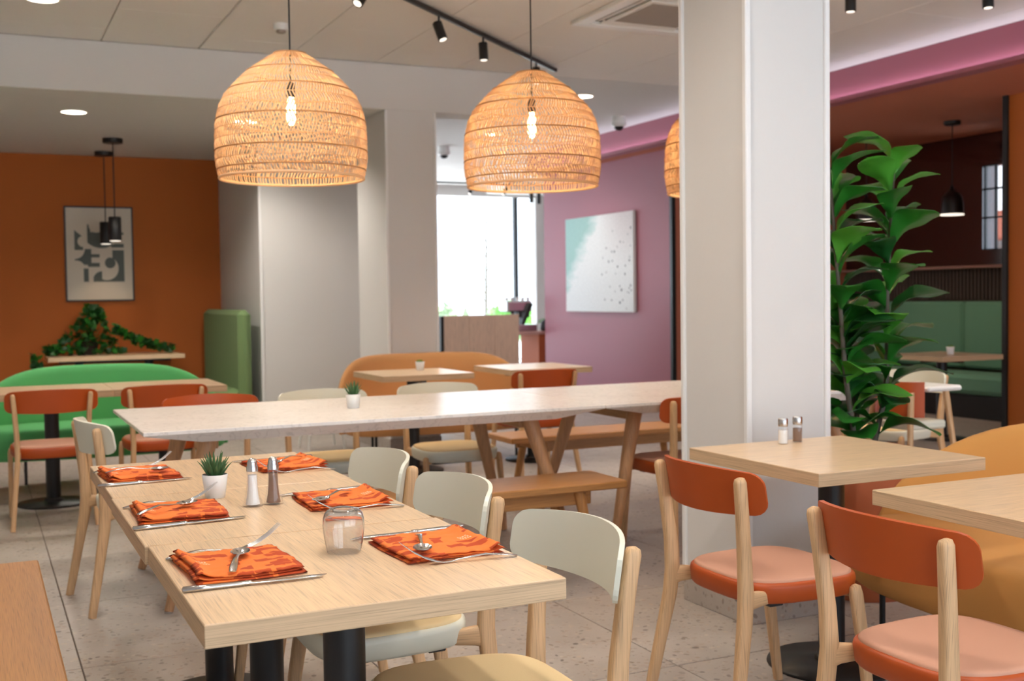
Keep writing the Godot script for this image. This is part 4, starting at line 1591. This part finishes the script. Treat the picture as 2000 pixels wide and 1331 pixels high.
# ---------------------------------------------------------------- furniture layout
func furniture() -> void:
	var orange := make_chair("orange_chair", M.orange_plastic, M.salmon_pad)
	var white := make_chair("white_chair", M.white_plastic, M.cream_pad)
	var L := -PI / 2 # faces +x
	var R := PI / 2 # faces -x
	var gw := "white plastic chairs with wooden legs"
	var go := "orange chairs with wooden legs"
	place(white, "white chair tucked at the set table, nearest of three on its right", Vector3(0.978, 0, -2.25), R, gw)
	place(white, "white chair tucked at the set table, middle of three on its right", Vector3(0.978, 0, -2.93), R, gw)
	place(white, "white chair tucked at the set table, farthest of three on its right", Vector3(0.972, 0, -3.56), R, gw)
	place(white, "white chair standing at the left head of the marble table", Vector3(0.665, 0, -5.25), L + 0.12, gw)
	place(white, "white chair behind the marble table, left of the potted succulent", Vector3(1.73, 0, -5.96), PI, gw)
	place(white, "white chair behind the marble table, below the moss pot", Vector3(2.44, 0, -6.03), PI, gw)
	place(white, "white chair facing left in the passage before the alcove", Vector3(5.19, 0, -5.47), R + 0.1, gw)
	place(orange, "orange chair at the small table beside the white column", Vector3(2.21, 0, -2.87), L, go)
	place(orange, "large orange chair in the right foreground corner", Vector3(2.10, 0, -2.0), L, go)
	place(orange, "orange chair before the green sofa table, leftmost", Vector3(0.39, 0, -7.37), 0, go)
	place(orange, "orange chair before the green sofa table, right of the other one", Vector3(1.03, 0, -7.37), 0, go)
	place(orange, "orange chair facing forward behind the left end of the marble table", Vector3(1.12, 0, -5.97), PI, go)
	place(orange, "orange chair at the second table before the tan sofa", Vector3(3.55, 0, -7.24), 0, go)
	place(orange, "orange chair half hidden behind the white column at the marble table", Vector3(3.30, 0, -4.98), 0, go)
	high_chair()
	var st := thing("white_stool", "small white metal stool with thin legs beside the white wall block", "stool", Vector3(2.72, 0, -9.75))
	for sx in [-1.0, 1.0]:
		for sz in [-1.0, 1.0]:
			var lb := B.new()
			lb.rod(Vector3(sx * 0.16, 0, sz * 0.16), Vector3(sx * 0.11, 0.43, sz * 0.11), 0.012, -1, 10)
			part("leg", lb.mesh(), M.white_gloss, st)
	var sb := B.new()
	sb.lathe(Vector3.ZERO, [Vector2(0.16, 0.43), Vector2(0.17, 0.435), Vector2(0.17, 0.45), Vector2(0.16, 0.455)], 28)
	part("seat", sb.mesh(), M.white_gloss, st)

	var gt := "square oak tables on black pedestals"
	var tb := make_cafe_table()
	var s := 0.712
	place(tb, "nearest of three square oak tables set in a row with napkins", Vector3(0.697, 0, -2.354), 0, gt)
	place(tb, "middle of three square oak tables set in a row with napkins", Vector3(0.690, 0, -2.354 - s), PI, gt)
	place(tb, "farthest of three square oak tables set in a row with napkins", Vector3(0.694, 0, -2.354 - s * 2), 0, gt)
	place(tb, "square oak table with shakers beside the white column", Vector3(2.70, 0, -3.135), PI / 2, gt)
	place(tb, "empty square oak table at the right foreground edge", Vector3(2.64, 0, -2.13), PI / 2, gt)
	place(tb, "left of two oak tables before the green sofa", Vector3(0.43, 0, -7.98), PI / 2, gt)
	place(tb, "right of two oak tables before the green sofa", Vector3(1.14, 0, -7.98), PI / 2, gt)
	place(tb, "square oak table with a moss pot before the tan sofa", Vector3(2.97, 0, -8.1), PI / 2, gt)
	place(tb, "square oak table behind an orange chair before the tan sofa", Vector3(4.02, 0, -8.2), PI / 2, gt)
	place(tb, "oak table with a small pot in the green alcove", Vector3(7.7, 0, -7.5), PI / 2, gt)
	# long narrow table at the orange wall
	var t := thing("wall_table", "long oak table with ivy against the orange wall", "table", Vector3(1.32, 0, -12.72))
	part("table_top", slab(Vector3(0, 0.728, 0), Vector3(1.34, 0.044, 0.72), 0.002, 0, 0.05, 2.5), M.oak, t)
	for x in [-0.35, 0.35]:
		var b := B.new()
		b.lathe(Vector3(x, 0, 0), [Vector2(0.22, 0), Vector2(0.22, 0.012), Vector2(0.05, 0.02), Vector2(0.045, 0.03), Vector2(0.045, 0.706)], 28)
		part("pedestal", b.mesh(), M.black_metal, t)
	part("support_rail", slab(Vector3(0, 0.692, 0), Vector3(1.1, 0.028, 0.4), 0.003), M.black_metal, t)

	var mt := make_marble_table()
	place(mt, "long white marble table with splayed oak legs, left of two end to end", Vector3(0.6 + 1.07, 0, -5.35), 0, "marble tables in the middle")
	mt = make_marble_table(1.84)
	place(mt, "white marble table running behind the column, right of two end to end", Vector3(0.6 + 2.145 + 0.92, 0, -5.35), 0, "marble tables in the middle")

	var bn := make_bench(1.5)
	var gb := "oak benches"
	place(bn, "brown oak bench in front of the marble table", Vector3(1.97, 0, -4.73), 0, gb)
	place(bn, "long oak bench behind the second marble table", Vector3(3.66, 0, -6.40), 0, gb)
	place(bn, "brown oak bench cut off at the lower left corner", Vector3(-0.012, 0, -3.37), PI / 2, gb)

	var gs := make_sofa("curved_sofa", M.green_cloth, 0.87)
	place(gs, "bright green curved sofa behind the left tables", Vector3(0.82, 0, -8.72), PI)
	gs = make_sofa("curved_sofa", M.tan_cloth, 0.84, 6.0)
	place(gs, "tan curved sofa in front of the white column", Vector3(3.41, 0, -8.74), PI)
	gs = make_sofa("curved_sofa", M.mustard_cloth, 0.87, 3.4)
	place(gs, "mustard curved sofa at the right edge", Vector3(3.24, 0, -2.58), PI / 2)

	# high-backed booth in the orange recess
	t = thing("booth_seat", "green high backed booth seat against the white wall block", "booth", Vector3(2.31, 0, -12.1))
	part("high_back", slab(Vector3(0.06, 0.66, 0), Vector3(0.13, 1.1, 1.9), 0.05, 0, 6, 6), M.moss_cloth, t)
	part("seat", slab(Vector3(-0.2, 0.34, 0), Vector3(0.44, 0.2, 1.85), 0.04, 0, 6, 6), M.moss_cloth, t)
	part("plinth", slab(Vector3(-0.06, 0.12, 0), Vector3(0.5, 0.24, 1.8), 0.005), M.black_plastic, t)

	# green bench in the alcove
	t = thing("alcove_bench", "long dark green upholstered bench along the alcove wall", "bench", Vector3(9.5, 0, -9.1))
	part("seat", slab(Vector3(-0.12, 0.35, 0), Vector3(0.52, 0.2, 3.9), 0.04, 0, 6, 6), M.bench_green, t)
	for k in 4:
		part("back_panel", slab(Vector3(0.2, 0.83, -1.46 + k * 0.975), Vector3(0.12, 0.72, 0.968), 0.03, 0, 6, 6), M.bench_green, t)
	part("plinth", slab(Vector3(-0.06, 0.12, 0), Vector3(0.56, 0.24, 3.85), 0.005), M.black_plastic, t)


func high_chair() -> void:
	var t := thing("high_chair", "child high chair with orange back and white tray behind the fig", "high chair", Vector3(4.86, 0, -4.97))
	for sx in [-1.0, 1.0]:
		for sz in [-1.0, 1.0]:
			var b := B.new(1, 0.05, 2.5)
			b.rod(Vector3(sx * 0.21, 0, sz * 0.2), Vector3(sx * 0.13, 0.74, sz * 0.14), 0.015, 0.018, 12)
			part("leg", b.mesh(), M.beech, t)
	part("seat", slab(Vector3(0, 0.55, 0), Vector3(0.28, 0.05, 0.28), 0.012), M.white_plastic, t)
	part("foot_rest", slab(Vector3(0.16, 0.30, 0), Vector3(0.10, 0.02, 0.34), 0.005), M.white_plastic, t)
	part("tray", slab(Vector3(0.10, 0.755, 0), Vector3(0.26, 0.03, 0.34), 0.010), M.white_gloss, t)
	var g := []
	for i in 13:
		var row := PackedVector3Array()
		var a := lerpf(-1.2, 1.2, i / 12.0)
		for j in 5:
			row.append(Vector3(0.0 - cos(a) * 0.19, 0.60 + 0.05 * j, sin(a) * 0.19))
		g.append(row)
	var bb := B.new()
	bb.sheet(g, 0.012)
	part("back_shell", bb.mesh(), M.orange_plastic, t)


func decor() -> void:
	# framed print on the orange wall
	var z := -13.22
	var t := thing("framed_print", "framed abstract print with grey shapes on the orange wall", "picture", Vector3(1.245, 1.83, z + 0.015))
	var b := B.new()
	for s in [-1.0, 1.0]:
		b.box(Vector3(s * 0.346, 0, 0), Vector3(0.016, 1.03, 0.03), 0.001)
		b.box(Vector3(0, s * 0.507, 0), Vector3(0.676, 0.016, 0.03), 0.001)
	part("frame", b.mesh(), M.black_metal, t)
	part("print", picture(0.676, 1.0), M.poster, t, Vector3(0, 0, 0.004))
	part("backing", slab(Vector3(0, 0, -0.006), Vector3(0.68, 1.0, 0.016)), M.black_plastic, t)
	# canvas on the rose wall, facing -x
	t = thing("beach_canvas", "large pale canvas of a beach with teal water on the rose wall", "picture", Vector3(7.225, 1.71, -12.75))
	part("canvas_body", slab(Vector3.ZERO, Vector3(0.04, 1.23, 1.74), 0.004), M.white_gloss, t)
	part("canvas_print", picture(1.735, 1.225), M.beach, t, Vector3(-0.0215, 0, 0), -PI / 2)
	# pale wood half wall behind the tan sofa
	t = thing("screen_panel", "pale wooden half height screen in front of the far window", "screen", Vector3(5.68, 0, -13.0))
	for k in 3:
		part("panel", slab(Vector3(-0.34 + k * 0.34, 0.54, 0), Vector3(0.337, 1.08, 0.05), 0.002, 1, 0.05, 2.5, Vector2(k * 0.3, 0)), M.pale_veneer, t)
	part("end_panel", slab(Vector3(-0.53, 0.54, 0.0), Vector3(0.04, 1.07, 0.06)), M.black_plastic, t)
	# counter with coffee machine
	t = thing("service_counter", "terracotta coloured service counter behind the rose wall", "counter", Vector3(8.2, 0, -14.9))
	part("counter_body", span(Vector3(-0.93, 0, -0.3), Vector3(1.4, 0.76, 0.3), 0.003), M.terracotta, t)
	part("counter_top", span(Vector3(-1.34, 0.76, -0.33), Vector3(1.4, 0.80, 0.33), 0.004), M.ledge, t)
	t = thing("coffee_machine", "steel coffee machine with a dark tilted panel on the counter", "coffee machine", Vector3(7.12, 0.80, -14.95))
	b = B.new()
	b.box(Vector3(0, 0.05, 0), Vector3(0.42, 0.1, 0.4), 0.01)
	b.box(Vector3(-0.02, 0.36, -0.05), Vector3(0.40, 0.16, 0.3), 0.02)
	part("body", b.mesh(), M.cap_steel, t)
	b = B.new()
	b.box(Vector3(0.06, 0.24, 0.02), Vector3(0.05, 0.36, 0.3), 0.006, Basis(Vector3.BACK, -0.45))
	part("dark_panel", b.mesh(), M.black_plastic, t)
	for k in 3:
		b = B.new()
		b.rod(Vector3(-0.14 + k * 0.12, 0.28, 0.1), Vector3(-0.14 + k * 0.12, 0.2, 0.1), 0.03, -1, 14)
		part("group_head", b.mesh(), M.black_metal, t)
	for k in 5:
		b = B.new()
		b.lathe(Vector3(-0.16 + k * 0.085, 0.44, -0.05), [Vector2(0.02, 0), Vector2(0.032, 0.05), Vector2(0.03, 0.05)], 14)
		part("cup", b.mesh(), M.white_gloss, t)
	var kettle := B.new()
	kettle.lathe(Vector3.ZERO, [Vector2(0.07, 0), Vector2(0.085, 0.03), Vector2(0.07, 0.13), Vector2(0.03, 0.16), Vector2(0.01, 0.18)], 20)
	single("black_jug", kettle.mesh(), M.black_metal, "small black jug on the counter beside the coffee machine", "jug", Vector3(7.45, 0.80, -14.72))
	t = thing("counter_plant", "small bright green plant on the service counter", "potted plant", Vector3(7.62, 0.80, -15.0))
	b = B.new()
	b.lathe(Vector3.ZERO, [Vector2(0.05, 0), Vector2(0.065, 0.1), Vector2(0.06, 0.1)], 18)
	part("pot", b.mesh(), M.white_gloss, t)
	var lm := leaf_mesh(6)
	var r := RandomNumberGenerator.new()
	r.seed = 4
	for k in 18:
		var d := Vector3(cos(k * 2.4), r.randf_range(0.3, 1.2), sin(k * 2.4)).normalized()
		var o := part("leaf", lm, M.leaf_bright, t)
		var x := Vector3.UP.cross(d).normalized()
		o.transform = Transform3D(Basis(x * 0.16, d.cross(x) * 0.16, d * 0.16), Vector3(0, 0.09, 0))


# upright picture plane in x-y facing +z with its own texture coordinates
func picture(w: float, h: float) -> ArrayMesh:
	var st := SurfaceTool.new()
	st.begin(Mesh.PRIMITIVE_TRIANGLES)
	st.set_smooth_group(-1)
	var c := [Vector3(-w / 2, h / 2, 0), Vector3(w / 2, h / 2, 0), Vector3(w / 2, -h / 2, 0), Vector3(-w / 2, -h / 2, 0)]
	var uv := [Vector2(0, 0), Vector2(1, 0), Vector2(1, 1), Vector2(0, 1)]
	for k in [0, 1, 2, 0, 2, 3]:
		st.set_uv(uv[k])
		st.add_vertex(c[k])
	st.generate_normals()
	return st.commit()


func outside() -> void:
	var g := struct("ground_1", "pale paving outside the windows", "ground")
	part("paving", span(Vector3(-10, -0.3, FAR_Z - 30), Vector3(40, -0.05, FAR_Z - 0.3)), M.paving, g)
	part("paving", span(Vector3(-14, -0.3, 3.2), Vector3(24, -0.05, 30)), M.paving, g)
	part("paving", span(Vector3(11.2, -0.3, FAR_Z - 0.3), Vector3(30, -0.05, 3.2)), M.paving, g)
	var r := RandomNumberGenerator.new()
	r.seed = 8
	for k in 3:
		var at: Vector3 = [Vector3(8.6, -0.05, -21.5), Vector3(9.9, -0.05, -21.2), Vector3(10.6, -0.05, -22.6)][k]
		var t := thing("garden_shrub", ["grey green shrub outside the far window, leftmost", "bright green shrub outside the far window", "pale shrub outside the far window beside the dark bar"][k], "shrub", at)
		var b := B.new()
		b.rod(Vector3.ZERO, Vector3(0, 0.5, 0), 0.03, 0.015, 8)
		part("stem", b.mesh(), M.bark, t)
		b = B.new()
		b.smooth(false)
		for i in 260:
			var d := Vector3(r.randfn(), r.randfn(), r.randfn()).normalized() * pow(r.randf(), 0.4)
			var p := Vector3(d.x * 0.55, 0.85 + d.y * 0.42, d.z * 0.5)
			var bs := Basis(Vector3(r.randf() - 0.5, r.randf() - 0.5, r.randf() - 0.5).normalized(), r.randf() * TAU)
			b.q(p + bs * Vector3(-0.05, 0, -0.08), p + bs * Vector3(0.05, 0, -0.08), p + bs * Vector3(0.03, 0.02, 0.08), p + bs * Vector3(-0.03, 0.02, 0.08), p - bs.y)
		part("foliage", b.mesh(), M.shrub if k != 1 else M.leaf_bright, t).set_meta("kind", "stuff")
	var tr := thing("young_tree", "thin bare young tree outside the far window", "tree", Vector3(10.6, -0.05, -24.0))
	var b2 := B.new()
	b2.rod(Vector3.ZERO, Vector3(0.05, 3.4, 0), 0.05, 0.015, 8)
	part("trunk", b2.mesh(), M.bark, tr)
	for k in 12:
		b2 = B.new()
		var y := 1.0 + k * 0.18
		b2.rod(Vector3(0.02, y, 0), Vector3(0.02 + cos(k * 2.4) * 0.6, y + 0.45, sin(k * 2.4) * 0.6), 0.014, 0.004, 6)
		part("branch", b2.mesh(), M.bark, tr)
	# made-up neighbour behind the narrow window, in place of the mirror reflection
	var n := thing("reflection_building", "made-up brick and white building standing in for a reflection in the alcove mirror", "building", Vector3(14.0, -0.05, -12.4))
	part("brick_wall", span(Vector3(0, 0, -3), Vector3(0.3, 2.55, 3)), M.brick_red, n)
	part("white_band", span(Vector3(-0.05, 2.55, -3), Vector3(0.3, 3.6, 3)), M.white_paint, n)
	part("dark_band", span(Vector3(-0.03, 1.95, -3), Vector3(0.3, 2.1, 3)), M.dark_wood, n)
	part("brick_wall", span(Vector3(0, 3.6, -3), Vector3(0.3, 5.0, 3)), M.brick_red, n)
